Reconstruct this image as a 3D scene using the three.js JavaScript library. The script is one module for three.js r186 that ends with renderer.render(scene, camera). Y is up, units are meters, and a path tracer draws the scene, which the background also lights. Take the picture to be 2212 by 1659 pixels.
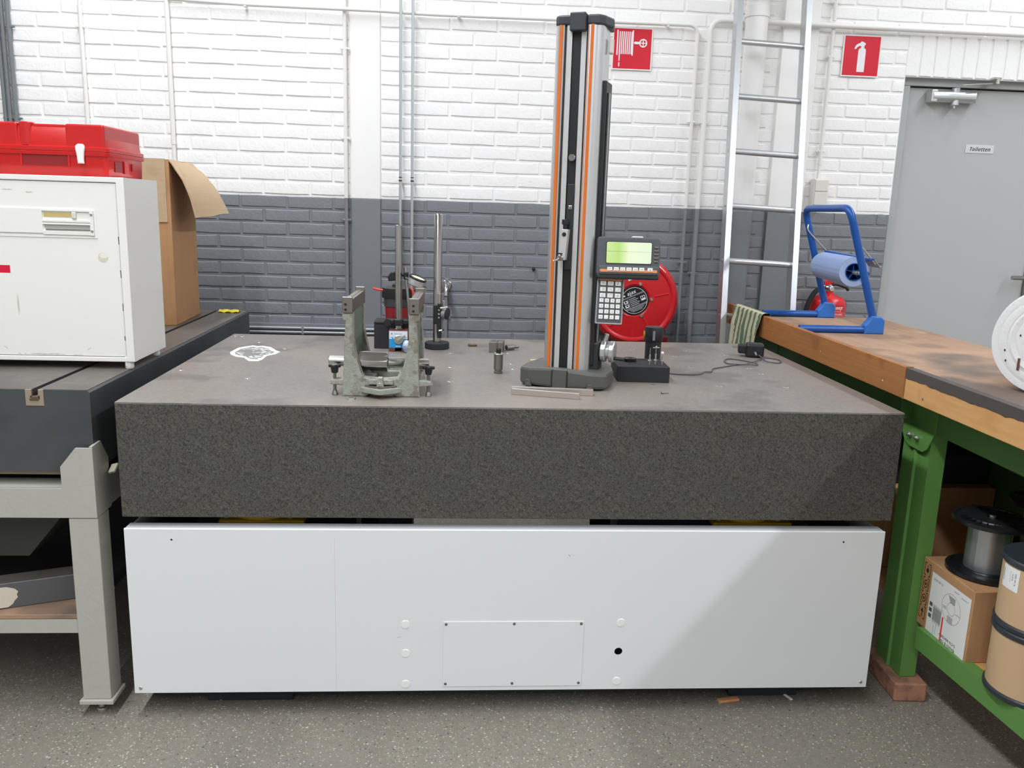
import * as THREE from 'three';
import { RoundedBoxGeometry } from 'three/addons/geometries/RoundedBoxGeometry.js';
import { mergeGeometries, toCreasedNormals } from 'three/addons/utils/BufferGeometryUtils.js';
import { RectAreaLightUniformsLib } from 'three/addons/lights/RectAreaLightUniformsLib.js';

// ---------------------------------------------------------------- camera, light, exposure
const scene = new THREE.Scene();
scene.background = new THREE.Color(0x000000);
const camera = new THREE.PerspectiveCamera(49.16, 2212 / 1659, 0.05, 60);
camera.position.set(-0.1695, 1.3416, 2.0529);
camera.rotation.order = 'YXZ';
camera.rotation.set(-0.2064, -0.0690, 0.0304);
scene.add(camera);
const renderer = new THREE.WebGLRenderer({ antialias: true });
renderer.toneMapping = THREE.LinearToneMapping;
renderer.toneMappingExposure = 1.12;
renderer.shadowMap.enabled = true;
RectAreaLightUniformsLib.init();
const ROOM = { x0: -5.2, x1: 6.4, z0: -2.0, z1: 6.5, h: 4.6 };
const LAMP_Y = 4.1, LAMP_L = 1.5, LAMP_W = 0.22, LAMP_I = 46;
const LAMPS = [];
for (const x of [-1.25, 3.6]) for (const z of [-1.1, 0.5, 2.1, 3.7, 5.3]) LAMPS.push([x, z]);

// ---------------------------------------------------------------- helpers
let seed = 7;
const rnd = () => { seed = (seed * 1664525 + 1013904223) >>> 0; return seed / 4294967296; };
const rr = (a, b) => a + (b - a) * rnd();
const V = (x, y, z) => new THREE.Vector3(x, y, z);
const names = {};
function numbered(n) { const k = names[n] = (names[n] ?? -1) + 1; return k ? n + '_' + String(k).padStart(3, '0') : n; }
function flat(g) {
  g = g.index ? g.toNonIndexed() : g;
  for (const k of Object.keys(g.attributes)) if (!['position', 'normal', 'uv'].includes(k)) g.deleteAttribute(k);
  if (!g.attributes.normal) g.computeVertexNormals();
  if (!g.attributes.uv) g.setAttribute('uv', new THREE.BufferAttribute(new Float32Array(g.attributes.position.count * 2), 2));
  g.morphAttributes = {};
  return g;
}
function metric(g) {            // box-projected uv in metres
  const p = g.attributes.position, u = g.attributes.uv;
  const a = V(), b = V(), c = V(), n = V();
  for (let i = 0; i < p.count; i += 3) {
    a.fromBufferAttribute(p, i); b.fromBufferAttribute(p, i + 1); c.fromBufferAttribute(p, i + 2);
    n.copy(b).sub(a).cross(c.clone().sub(a));
    const ax = Math.abs(n.x), ay = Math.abs(n.y), az = Math.abs(n.z);
    [a, b, c].forEach((q, k) => {
      if (ay >= ax && ay >= az) u.setXY(i + k, q.x, -q.z); else if (ax >= az) u.setXY(i + k, q.z, q.y); else u.setXY(i + k, q.x, q.y);
    });
  }
  return g;
}
function obj(name, geos, mat, parent = scene, keepUV = false) {
  const list = (Array.isArray(geos) ? geos.flat(3) : [geos]).map(flat);
  let g = list.length > 1 ? mergeGeometries(list) : list[0];
  if (!keepUV) g = metric(g.clone());
  const m = new THREE.Mesh(g, mat); m.castShadow = m.receiveShadow = true;
  m.name = parent === scene ? numbered(name) : name;
  parent.add(m);
  return m;
}
function each(name, geos, mat, parent) { return geos.flat(3).map(g => obj(name, g, mat, parent)); }
function tag(o, label, category, group) { Object.assign(o.userData, { label, category }); if (group) o.userData.group = group; return o; }
function thing(name, label, category, pos = [0, 0, 0], turn = 0, group) {
  const o = new THREE.Group(); o.name = numbered(name); scene.add(o);
  o.position.set(...pos); o.rotation.y = turn;
  return tag(o, label, category, group);
}
function struct(name, geos, mat, parent = scene) { const m = obj(name, geos, mat, parent); if (parent === scene) m.userData.kind = 'structure'; return m; }
function structGroup(name) { const o = new THREE.Group(); o.name = numbered(name); o.userData.kind = 'structure'; scene.add(o); return o; }
// geometry builders
function box(w, h, d, x = 0, y = 0, z = 0, r = 0, rot) {
  const m = Math.min(w, h, d) * 0.49;
  const g = r > 0 ? new RoundedBoxGeometry(w, h, d, 2, Math.min(r, m)) : new THREE.BoxGeometry(w, h, d);
  if (rot) g.applyMatrix4(new THREE.Matrix4().makeRotationFromEuler(new THREE.Euler(...rot)));
  return g.translate(x, y, z);
}
const span = (x0, x1, y0, y1, z0, z1, r = 0) => box(x1 - x0, y1 - y0, z1 - z0, (x0 + x1) / 2, (y0 + y1) / 2, (z0 + z1) / 2, r);
function along(g, a, b) {        // g built along +y from 0 to |ab|: laid from a to b
  const d = b.clone().sub(a).normalize();
  return g.applyQuaternion(new THREE.Quaternion().setFromUnitVectors(V(0, 1, 0), d)).translate(a.x, a.y, a.z);
}
function cyl(a, b, r, n = 20, r2 = r) {
  a = V(...a); b = V(...b); const L = a.distanceTo(b), e = Math.min(r, r2) * 0.12;
  const g = toCreasedNormals(new THREE.LatheGeometry([[0, 0], [r - e, 0], [r, e], [r2, L - e], [r2 - e, L], [0, L]].map(p => new THREE.Vector2(...p)), n), 0.6);
  return along(g, a, b);
}
function lathe(pts, n = 28, crease = 0.6) { return toCreasedNormals(new THREE.LatheGeometry(pts.map(p => new THREE.Vector2(...p)), n), crease); }
function latheOn(pts, a, b, n = 28) { return along(lathe(pts, n), V(...a), V(...b)); }
class PolyCurve extends THREE.Curve {
  constructor(p) { super(); this.p = p; }
  getPoint(u) { const n = this.p.length - 1, t = Math.min(Math.max(u, 0), 1) * n, i = Math.min(Math.floor(t), n - 1); return this.p[i].clone().lerp(this.p[i + 1], t - i); }
  getPointAt(u) { return this.getPoint(u); }
  getTangentAt(u) { const n = this.p.length - 1, i = Math.round(u * n), a = this.p[Math.max(i - 1, 0)], b = this.p[Math.min(i + 1, n)]; return b.clone().sub(a).normalize(); }
}
function fillet(pts, r) {        // polyline with rounded corners -> dense points
  const P = pts.map(p => V(...p)), out = [P[0]];
  for (let i = 1; i < P.length - 1; i++) {
    const a = P[i - 1], b = P[i], c = P[i + 1];
    const d = Math.min(r, a.distanceTo(b) * 0.48, b.distanceTo(c) * 0.48);
    const s = b.clone().add(a.clone().sub(b).setLength(d)), e = b.clone().add(c.clone().sub(b).setLength(d));
    for (let k = 0; k <= 8; k++) { const t = k / 8; out.push(s.clone().multiplyScalar((1 - t) * (1 - t)).add(b.clone().multiplyScalar(2 * t * (1 - t))).add(e.clone().multiplyScalar(t * t))); }
  }
  out.push(P[P.length - 1]);
  return out;
}
function capDisc(p, dir, r, n) { const g = new THREE.CircleGeometry(r, n); return g.applyQuaternion(new THREE.Quaternion().setFromUnitVectors(V(0, 0, 1), dir)).translate(p.x, p.y, p.z); }
function tube(pts, r, bend = 0.03, n = 12) {
  const q = fillet(pts, bend), c = new PolyCurve(q), L = q.length - 1;
  return [new THREE.TubeGeometry(c, L, r, n), capDisc(q[0], q[0].clone().sub(q[1]).normalize(), r, n), capDisc(q[L], q[L].clone().sub(q[L - 1]).normalize(), r, n)].map(flat);
}
function spline(pts, r, seg = 80, n = 8) { return new THREE.TubeGeometry(new THREE.CatmullRomCurve3(pts.map(p => V(...p))), seg, r, n); }
function ext(pts, depth, bevel = 0, holes = []) {   // outline in x,y extruded along +z
  const s = new THREE.Shape(pts.map(p => new THREE.Vector2(...p)));
  for (const h of holes) s.holes.push(new THREE.Path(h.map(p => new THREE.Vector2(...p))));
  return new THREE.ExtrudeGeometry(s, { depth: depth - 2 * bevel, bevelEnabled: bevel > 0, bevelSize: bevel, bevelThickness: bevel, bevelOffset: -bevel, bevelSegments: 2, curveSegments: 12 }).translate(0, 0, bevel);
}
function rrect(x0, x1, y0, y1, r, n = 6) {
  const o = []; const c = [[x1 - r, y0 + r, -90], [x1 - r, y1 - r, 0], [x0 + r, y1 - r, 90], [x0 + r, y0 + r, 180]];
  for (const [x, y, a] of c) for (let k = 0; k <= n; k++) { const t = (a + 90 * k / n) * Math.PI / 180; o.push([x + r * Math.cos(t), y + r * Math.sin(t)]); }
  return o;
}
const circ = (x, y, r, n = 20) => Array.from({ length: n }, (_, i) => [x + r * Math.cos(i / n * 2 * Math.PI), y + r * Math.sin(i / n * 2 * Math.PI)]);
function rotX(g, a) { return g.rotateX(a); }
function decal(w, h, x, y, z, ry = 0, rx = 0, rz = 0) { const g = new THREE.PlaneGeometry(w, h); g.rotateZ(rz); g.rotateX(rx); g.rotateY(ry); return g.translate(x, y, z); }

// noise and textures
function hash(x, y, s) { let h = (x * 374761393 + y * 668265263 + s * 144665) | 0; h = Math.imul(h ^ (h >>> 13), 1274126177); h ^= h >>> 16; return (h >>> 0) / 4294967296; }
function vn(x, y, per, s) {
  const xi = Math.floor(x), yi = Math.floor(y), fx = x - xi, fy = y - yi, u = fx * fx * (3 - 2 * fx), v = fy * fy * (3 - 2 * fy);
  const w = (a) => ((a % per) + per) % per;
  const a = hash(w(xi), w(yi), s), b = hash(w(xi + 1), w(yi), s), c = hash(w(xi), w(yi + 1), s), d = hash(w(xi + 1), w(yi + 1), s);
  return a + (b - a) * u + (c - a) * v + (a - b - c + d) * u * v;
}
function fbm(u, v, f, oct, s) { let a = 0, w = 0.5, t = 0; for (let i = 0; i < oct; i++) { a += w * vn(u * f, v * f, f, s + i); t += w; w *= 0.5; f *= 2; } return a / t; }
function tex(n, metres, fn, srgb = true) {
  const d = new Uint8Array(n * n * 4);
  for (let y = 0; y < n; y++) for (let x = 0; x < n; x++) {
    const c = fn(x / n, y / n), k = (y * n + x) * 4;
    if (typeof c === 'number') d[k] = d[k + 1] = d[k + 2] = Math.max(0, Math.min(255, c));
    else for (let i = 0; i < 3; i++) d[k + i] = Math.max(0, Math.min(255, c[i]));
    d[k + 3] = 255;
  }
  const t = new THREE.DataTexture(d, n, n); t.wrapS = t.wrapT = THREE.RepeatWrapping; t.magFilter = THREE.LinearFilter; t.minFilter = THREE.LinearMipmapLinearFilter; t.generateMipmaps = true;
  if (srgb) t.colorSpace = THREE.SRGBColorSpace;
  t.repeat.set(1 / metres, 1 / metres); t.needsUpdate = true; return t;
}
function paint(w, h, fn) {
  const c = document.createElement('canvas'); c.width = w; c.height = h; const g = c.getContext('2d'); fn(g, w, h);
  const t = new THREE.CanvasTexture(c); t.colorSpace = THREE.SRGBColorSpace; t.anisotropy = 8; return t;
}
const mix = (a, b, t) => a.map((v, i) => v + (b[i] - v) * t);
const sm = (a, b, x) => { const t = Math.min(1, Math.max(0, (x - a) / (b - a))); return t * t * (3 - 2 * t); };
function mat(c, rough = 0.6, metal = 0, o = {}) { const m = new THREE.MeshStandardMaterial({ roughness: rough, metalness: metal, ...o }); m.color.set(c); return m; }
const bumpFine = tex(512, 0.25, (u, v) => 255 * (0.6 * fbm(u, v, 32, 4, 3) + 0.4 * fbm(u, v, 8, 3, 9)), false);
const bumpPaint = tex(512, 0.42, (u, v) => 255 * (0.45 * fbm(u, v, 12, 3, 21) + 0.35 * fbm(u, v, 48, 3, 5) + 0.2 * fbm(u, v, 4, 2, 33)), false);
const bumpCast = tex(512, 0.12, (u, v) => 255 * fbm(u, v, 40, 3, 14), false);

const T_side = tex(1024, 0.25, (u, v) => {
  const wx = u + 0.02 * (fbm(u, v, 24, 2, 1) - 0.5), wy = v + 0.02 * (fbm(u, v, 24, 2, 2) - 0.5);
  const a = fbm(wx, wy * 1, 96, 2, 4), b = fbm(wx, wy, 72, 2, 8), big = fbm(u, v, 4, 3, 17);
  let c = [78, 77, 73];
  c = mix(c, [52, 51, 49], sm(0.52, 0.66, a));
  c = mix(c, [106, 108, 103], sm(0.055, 0.02, Math.abs(b - 0.5)) * sm(0.4, 0.6, fbm(u, v, 56, 2, 12)));
  return mix(c, [c[0] * 1.03, c[1], c[2] * 0.97], sm(0.4, 0.7, big));
});
const T_top = tex(1024, 2.2, (u, v) => {
  const g = fbm(u, v, 320, 2, 31), b = fbm(u, v, 6, 4, 41), d = fbm(u, v, 14, 4, 51), s = fbm(u, v, 512, 1, 61);
  let c = mix([117, 111, 105], [135, 128, 121], g);
  c = mix(c, [143, 132, 122], 0.5 * sm(0.45, 0.7, b));
  c = mix(c, [92, 88, 86], 0.5 * sm(0.58, 0.74, d));
  return mix(c, [152, 148, 142], 0.4 * sm(0.75, 0.95, s));
});
const T_floor = (() => {
  const n = 2048, worn = (u, v) => sm(0.4, 0.62, fbm(u, v, 5, 3, 85));
  const t = tex(n, 2.4, (u, v) => {
    const f = 0.6 * vn(u * 700, v * 700, 700, 71) + 0.4 * vn(u * 240, v * 240, 240, 73), b = fbm(u, v, 5, 4, 81);
    return mix(mix([119, 114, 103], [139, 132, 121], f), [98, 93, 85], 0.55 * sm(0.48, 0.7, b));
  });
  const d = t.image.data, s0 = seed; seed = 4242;     // exposed aggregate: small stone chips of three kinds
  for (let k = 0; k < 90000; k++) {
    const u = rnd(), v = rnd(), q = rnd(), a = rnd() * 3.14, r1 = 0.75 + 1.8 * rnd() * rnd(), r2 = r1 * rr(0.5, 0.9), w = worn(u, v), al = rr(0.45, 1);
    if (rnd() > 0.22 + 0.78 * w) continue;
    const c = q < 0.66 ? [196 + 26 * rnd(), 190 + 24 * rnd(), 176 + 24 * rnd()] : q < 0.9 ? [62, 58, 54] : [140, 108, 90], ca = Math.cos(a), sa = Math.sin(a), R = Math.ceil(r1 + 1);
    for (let y = -R; y <= R; y++) for (let x = -R; x <= R; x++) {
      const e = Math.hypot((x * ca + y * sa) / r1, (y * ca - x * sa) / r2), m = al * sm(1.35, 0.7, e); if (m <= 0) continue;
      const i = ((((Math.floor(v * n) + y) + n) % n) * n + (((Math.floor(u * n) + x) + n) % n)) * 4;
      for (let j = 0; j < 3; j++) d[i + j] += (c[j] - d[i + j]) * m;
    }
  }
  seed = s0; t.needsUpdate = true; return t;
})();
const wood = (base, dark, s, fr = 6) => (u, v) => {
  const g = fbm(u, v * 1, 4, 2, s), l = vn(u * fr + g * 1.5, v * 160, 160, s + 3), m = fbm(u, v, 12, 3, s + 5);
  return mix(mix(base, dark, 0.35 * l), dark, 0.55 * sm(0.55, 0.8, m));
};
const T_edge = tex(512, 0.9, wood([164, 110, 60], [126, 80, 40], 101));
const T_edge2 = tex(512, 0.9, wood([210, 163, 106], [188, 136, 82], 111));
const T_ply = tex(1024, 1.4, (u, v) => {
  const l = vn(u * 180, v * 5 + fbm(u, v, 4, 2, 7), 180, 121), m = fbm(u, v, 7, 4, 125);
  let c = mix([170, 138, 112], [150, 118, 92], 0.6 * l);
  c = mix(c, [120, 92, 74], 0.55 * sm(0.55, 0.72, m)); return mix(c, [222, 186, 150], 0.4 * sm(0.6, 0.8, fbm(u, v, 9, 3, 129)));
});
const T_ply2 = tex(1024, 1.1, (u, v) => {
  const m = fbm(u, v, 4, 4, 135), l = vn(u * 6, v * 120, 120, 131);
  let c = mix([178, 144, 116], [152, 118, 92], 0.5 * l); return mix(c, [100, 88, 80], sm(0.42, 0.62, m) * 0.85);
});
const T_carton = tex(512, 0.5, (u, v) => { const l = vn(u * 90, v * 2, 90, 141), m = fbm(u, v, 5, 3, 145); return mix(mix([186, 143, 101], [181, 137, 95], l), [160, 116, 78], 0.4 * sm(0.5, 0.8, m)); });
const T_cartonIn = tex(512, 0.5, (u, v) => { const l = vn(u * 3, v * 120, 120, 151), m = fbm(u, v, 5, 3, 155); return mix(mix([192, 167, 134], [188, 162, 129], l), [160, 136, 106], 0.4 * sm(0.6, 0.8, m)); });
const T_brick = tex(256, 0.2, (u, v) => mix([172, 124, 98], [132, 98, 82], sm(0.35, 0.75, fbm(u, v, 8, 4, 161))));
const T_slab = tex(1024, 1.2, (u, v) => mix(mix([60, 64, 67], [78, 82, 84], fbm(u, v, 10, 4, 171)), [40, 42, 44], 0.6 * sm(0.6, 0.8, fbm(u, v, 6, 4, 175))));
const T_slabTop = tex(1024, 1.2, (u, v) => mix(mix([92, 86, 80], [108, 102, 95], fbm(u, v, 60, 3, 181)), [74, 70, 68], 0.6 * sm(0.5, 0.75, fbm(u, v, 5, 4, 185))));
const T_cast = tex(512, 0.2, (u, v) => mix(mix([164, 166, 154], [138, 142, 130], fbm(u, v, 24, 3, 191)), [118, 108, 96], 0.75 * sm(0.55, 0.75, fbm(u, v, 9, 4, 195))));
const T_towel = tex(512, 0.2, (u, v) => {
  const w = fbm(u, v, 24, 3, 201), st = Math.sin((u + 0.02 * w) * Math.PI * 2 * 4), weave = 0.5 + 0.5 * Math.sin(v * Math.PI * 2 * 60 + w * 4);
  let c = mix([200, 192, 160], [92, 116, 92], sm(-0.25, 0.35, st + 0.9 * (w - 0.5))); return mix(c, [c[0] * 0.72, c[1] * 0.72, c[2] * 0.7], weave * 0.6);
});

const M = {
  white: mat(0xf9f8f6, 0.55, 0, { bumpMap: bumpPaint, bumpScale: 0.0025 }),
  dark: mat(0x7e8186, 0.5, 0, { bumpMap: bumpPaint, bumpScale: 0.0025 }),
  whitePipe: mat(0xeceae6, 0.45), darkPipe: mat(0x7e8186, 0.45),
  smoothWhite: mat(0xf6f5f2, 0.5), smoothDark: mat(0x7c8084, 0.45),
  hall: mat(0xd9d8d4, 0.8), ceiling: mat(0xd2d2ce, 0.9),
  greyPipe: mat(0x74797a, 0.45), galv: mat(0xc9ced0, 0.38, 0.75),
  granite: mat(0xffffff, 0.5, 0, { map: T_side }), graniteTop: mat(0xffffff, 0.42, 0, { map: T_top }),
  floor: mat(0xffffff, 0.62, 0, { map: T_floor }),
  edge: mat(0xffffff, 0.5, 0, { map: T_edge }), edge2: mat(0xffffff, 0.55, 0, { map: T_edge2 }), ply: mat(0xffffff, 0.6, 0, { map: T_ply }), ply2: mat(0xffffff, 0.6, 0, { map: T_ply2 }),
  carton: mat(0xffffff, 0.85, 0, { map: T_carton }), cartonIn: mat(0xffffff, 0.85, 0, { map: T_cartonIn }),
  brick: mat(0xffffff, 0.9, 0, { map: T_brick, bumpMap: bumpFine, bumpScale: 0.002 }),
  slab: mat(0xffffff, 0.45, 0, { map: T_slab }), slabTop: mat(0xffffff, 0.5, 0, { map: T_slabTop }),
  standGrey: mat(0xb2b1a6, 0.5, 0, { bumpMap: bumpFine, bumpScale: 0.0006 }),
  panel: mat(0xe6e8e9, 0.42), panelCap: mat(0xf0f0ec, 0.4),
  steel: mat(0xb4b2af, 0.17, 1), steelDark: mat(0x8b857f, 0.42, 0.9), chrome: mat(0xdcdcdc, 0.12, 1), zinc: mat(0xc2c0ba, 0.35, 0.9), alu: mat(0xd2d3d4, 0.36, 0.85), aluLight: mat(0xc8c8c6, 0.5, 0.35), ladder: mat(0xd3d5d7, 0.33, 0.9),
  black: mat(0x1a1b1d, 0.45), blackMatte: mat(0x26272a, 0.75), rubber: mat(0x1b1b1c, 0.8), void: mat(0x0c0c0d, 0.9), navy: mat(0x20242f, 0.6),
  cast: mat(0xffffff, 0.55, 0, { map: T_cast, bumpMap: bumpCast, bumpScale: 0.0008 }), castGreen: mat(0x6d7a6c, 0.55, 0, { bumpMap: bumpCast, bumpScale: 0.0008 }),
  red: mat(0xcf1f26, 0.32), redCase: mat(0xc9201f, 0.3), redDark: mat(0x8e1a20, 0.45), redSign: mat(0xd81f33, 0.3),
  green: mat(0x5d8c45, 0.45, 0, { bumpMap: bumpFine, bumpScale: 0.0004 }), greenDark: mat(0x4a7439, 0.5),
  blue: mat(0x0f4f9c, 0.32), blueCap: mat(0x2b6cbc, 0.5), paperBlue: mat(0x8ca0c6, 0.9), paperEnd: mat(0xa9bcdf, 0.9, 0, { bumpMap: bumpFine, bumpScale: 0.001 }),
  cream: mat(0xf1f0ea, 0.4), creamDark: mat(0xdedcd2, 0.5), yellow: mat(0xb8930f, 0.45), yellowRag: mat(0xe8d23a, 0.8),
  orange: mat(0xda701c, 0.45), gaugeBase: mat(0x585955, 0.5, 0.1, { bumpMap: bumpFine, bumpScale: 0.0005 }), gaugeCap: mat(0x33393f, 0.45), unit: mat(0x55585c, 0.5), unitDark: mat(0x26282b, 0.5),
  doorGrey: mat(0xb6b7b7, 0.38), frameGrey: mat(0xb0b2b1, 0.4), plastic: mat(0xf0efec, 0.4), beige: mat(0xe2ded6, 0.5),
  maroon: mat(0x6a3a3c, 0.5), foam: mat(0xe4e4e3, 0.95, 0, { bumpMap: bumpFine, bumpScale: 0.0012 }), towel: mat(0xffffff, 0.95, 0, { map: T_towel, bumpMap: bumpFine, bumpScale: 0.003 }),
  tan: mat(0xc7a882, 0.55), wire: mat(0xb4b8bb, 0.3, 0.85), spoolBlack: mat(0x17181a, 0.35), ringDark: mat(0x2b3238, 0.4), stain: mat(0xe6e6e2, 0.5), stainGrey: mat(0x7d7c79, 0.6), chip: mat(0xcf9060, 0.8),
};
M.parallel = mat(0xb8aea6, 0.35, 0.5);

// ---------------------------------------------------------------- the setting
{
  const { x0, x1, z0, z1, h } = ROOM, t = 0.2;
  struct('floor', span(x0 - t, x1 + t, -0.15, 0, z0 - t, z1 + t), M.floor);
  struct('ceiling', span(x0 - t, x1 + t, h, h + t, z0 - t, z1 + t), M.ceiling);
  struct('wall_left', span(x0 - t, x0, 0, h, z0 - t, z1 + t), M.hall);
  struct('wall_right', span(x1, x1 + t, 0, h, z0 - t, z1 + t), M.hall);
  struct('wall_front', span(x0, x1, 0, h, z1, z1 + t), M.hall);

  // back wall: mortar bed a few millimetres behind painted bricks
  const wall = structGroup('wall_back');
  const zb = -2.005, zk = -2.2, BAND = 1.364, D0 = 1.93, D1 = 2.86, DT = 2.007;
  obj('masonry_upper', [span(x0, D0, BAND, h, zk, zb), span(D1, x1, BAND, h, zk, zb), span(D0, D1, DT, h, zk, zb)], M.white, wall);
  obj('masonry_lower', [span(x0, D0, 0, BAND, zk, zb), span(D1, x1, 0, BAND, zk, zb)], M.dark, wall);
  const PX = 0.2137, PY = 0.0622, JY = 1.246;
  function brickGeo(w, hh, k) {   // painted brick: pillowed face with uneven edges
    const s0 = seed; seed = 1000 + k * 77;
    const rings = [[0, -0.006], [0, 0.0002], [0.003, 0.0022]], N = [], pos = [];
    const base = []; const nx = 3, ny = 1;
    for (let i = 0; i <= nx; i++) base.push([-w / 2 + w * i / nx, -hh / 2]); for (let j = 1; j <= ny; j++) base.push([w / 2, -hh / 2 + hh * j / ny]);
    for (let i = nx - 1; i >= 0; i--) base.push([-w / 2 + w * i / nx, hh / 2]); for (let j = ny - 1; j >= 1; j--) base.push([-w / 2, -hh / 2 + hh * j / ny]);
    const jit = base.map(() => [rr(-0.0012, 0.0012), rr(-0.0016, 0.0016)]);
    const R = rings.map(([inn, z]) => base.map(([x, y], i) => [x - Math.sign(x) * inn + jit[i][0], y - Math.sign(y) * inn + jit[i][1], z]));
    const tri = (a, b, c) => pos.push(...a, ...b, ...c);
    for (let k2 = 0; k2 < 2; k2++) for (let i = 0; i < base.length; i++) { const j = (i + 1) % base.length, A = R[k2], B = R[k2 + 1]; tri(A[i], A[j], B[j]); tri(A[i], B[j], B[i]); }
    const C = [0, 0, 0.0028 + rr(0, 0.0006)]; for (let i = 0; i < base.length; i++) tri(R[2][i], R[2][(i + 1) % base.length], C);
    const g = new THREE.BufferGeometry(); g.setAttribute('position', new THREE.Float32BufferAttribute(pos, 3)); seed = s0;
    return metric(flat(toCreasedNormals(g, 0.5)));
  }
  const cache = {};
  const geoFor = (w, hh, k) => cache[[w.toFixed(3), hh.toFixed(3), k]] ??= brickGeo(w, hh, k);
  const list = [];
  const bays = [[-2.75, -0.672, 0], [-0.528, 1.31, 0], [1.49, 1.925, 0.05]];
  for (let r = -9; r < 19; r++) {
    const y = JY + PY * (r + 0.5);
    const over = y > 2.2 ? [[-2.75, -0.672, 0], [-0.528, 1.31, 0], [1.49, 2.9, 0.05]] : bays;
    for (const [a, b, sh] of over) {
      const ph = -0.857 + sh + (((r % 2) + 2) % 2 ? PX / 2 : 0);
      for (let k = Math.floor((a - ph) / PX); ; k++) {
        const l = Math.max(a, ph + k * PX + 0.0055), q = Math.min(b, ph + (k + 1) * PX - 0.0055);
        if (ph + k * PX > b) break; if (q - l < 0.03) continue;
        list.push([(l + q) / 2, y, q - l, 0.0515]);
      }
    }
  }
  for (let k = 0; k < 14; k++) list.push([D0 - 0.01 + 0.0345 + k * 0.069, 2.103, 0.0575, 0.19]);   // soldier course above the door
  for (const b of list) {                                           // how much of each brick the photograph shows
    const [x, y, w] = b;
    let s = w;
    if (x < -1.25 && y < 1.42) s = 0; if (x < -1.75 || x > 2.45 || y > 2.27 || y < 0.73) s *= 0.1; if (x > 1.2 && y < 0.95) s *= 0.2; if (x > 0.1 && x < 0.3) s *= 0.3;
    b.push(s * (1.35 - 0.06 * Math.abs(y - 1.6)) - Math.abs(x + 0.1) * 0.02);
  }
  list.sort((a, b) => b[4] - a[4]);
  const rest = { w: [], d: [] };
  list.forEach(([x, y, w, hh], i) => {
    const g = geoFor(w, hh, Math.floor(hash(i, 3, 5) * 4)), top = y > 1.36;
    const dx = 0, dy = rr(-0.001, 0.001), dz = rr(-0.001, 0.0012), rz = rr(-0.005, 0.005);
    if (i < 300) {
      const m = new THREE.Mesh(g, top ? M.white : M.dark); m.name = 'brick'; m.castShadow = m.receiveShadow = true; m.position.set(x + dx, y + dy, -2.0 - 0.003 + dz); m.rotation.z = rz; wall.add(m);
    } else rest[top ? 'w' : 'd'].push(g.clone().rotateZ(rz).translate(x, y + dy, -2.003 + dz));
  });
  for (const [k, m] of [['w', M.white], ['d', M.dark]]) if (rest[k].length) { const o = obj('brick_field', rest[k], m, wall); o.userData.kind = 'stuff'; }
  // concrete piers, nearly flush with the brickwork
  for (const [n, a, b, pz] of [['trim_1', -0.667, -0.532, -1.996], ['trim_2', 1.316, 1.486, -1.985]]) {
    const t2 = structGroup(n);
    obj('pier_upper', span(a, b, BAND, h, -2.1, pz, 0.003), M.smoothWhite, t2); obj('pier_lower', span(a, b, 0, BAND, -2.1, pz, 0.003), M.smoothDark, t2);
  }
  // toilet door
  const door = structGroup('door_1');
  each('door_frame', [span(D0 + 0.002, D0 + 0.045, 0, 1.97, -2.2, -2.035), span(D1 - 0.045, D1 - 0.002, 0, 1.97, -2.2, -2.035), span(D0 + 0.002, D1 - 0.002, 1.972, DT - 0.002, -2.2, -2.035), span(D0 + 0.001, D1 - 0.001, DT - 0.004, DT, -2.04, -2.003)], M.frameGrey, door);
  const leaf = obj('door_leaf', span(D0 + 0.048, D1 - 0.048, 0.006, 1.966, -2.125, -2.08, 0.002), M.doorGrey, door);
  for (const y of [1.64, 0.99, 0.3]) obj('hinge', [cyl([D0 + 0.046, y - 0.05, -2.07], [D0 + 0.046, y - 0.004, -2.07], 0.009, 12), cyl([D0 + 0.046, y + 0.004, -2.07], [D0 + 0.046, y + 0.05, -2.07], 0.009, 12)], M.frameGrey, door);
  const plate = obj('handle_plate', span(2.70, 2.75, 0.93, 1.17, -2.08, -2.07, 0.003), M.steelDark, door);
  obj('handle', [cyl([2.725, 1.075, -2.07], [2.725, 1.075, -2.02], 0.011), ...tube([[2.73, 1.075, -2.02], [2.60, 1.075, -2.02]], 0.011)], M.steel, door);
  const closer = obj('door_closer', [box(0.03, 0.056, 0.056, 2.083, 1.925, -2.048, 0.004), box(0.225, 0.052, 0.05, 2.19, 1.925, -2.052, 0.012), cyl([2.075, 1.925, -2.043], [2.29, 1.925, -2.043], 0.027, 20), cyl([2.195, 1.885, -2.04], [2.195, 1.965, -2.04], 0.019, 18), cyl([2.195, 1.873, -2.04], [2.195, 1.886, -2.04], 0.006)], M.alu, door);
  obj('closer_arm', [box(0.19, 0.007, 0.022, 0, 0, 0, 0.002, [0, 0.32, 0.12]).translate(2.27, 1.979, -2.005), cyl([2.355, 1.98, -1.975], [2.355, 2.005, -1.975], 0.009), box(0.03, 0.012, 0.04, 2.355, 2.007, -1.99, 0.002)], M.zinc, closer);
  for (const c of door.children) if (c.name !== 'door_frame') c.position.z += 0.02;
  const T = paint(512, 128, (g, w, h2) => { g.fillStyle = '#d3d4d4'; g.fillRect(0, 0, w, h2); g.fillStyle = '#15161a'; g.font = 'italic bold 88px sans-serif'; g.textAlign = 'center'; g.textBaseline = 'middle'; g.fillText('Toiletten', w / 2, h2 / 2 + 2); });
  obj('name_plate', span(2.303, 2.448, 1.672, 1.712, -2.06, -2.058, 0.0008), mat(0xd3d4d4, 0.3), door);
  obj('name_plate_print', decal(0.143, 0.036, 2.3755, 1.692, -2.0575), new THREE.MeshStandardMaterial({ map: T, roughness: 0.3 }), door, true);
}
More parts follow.
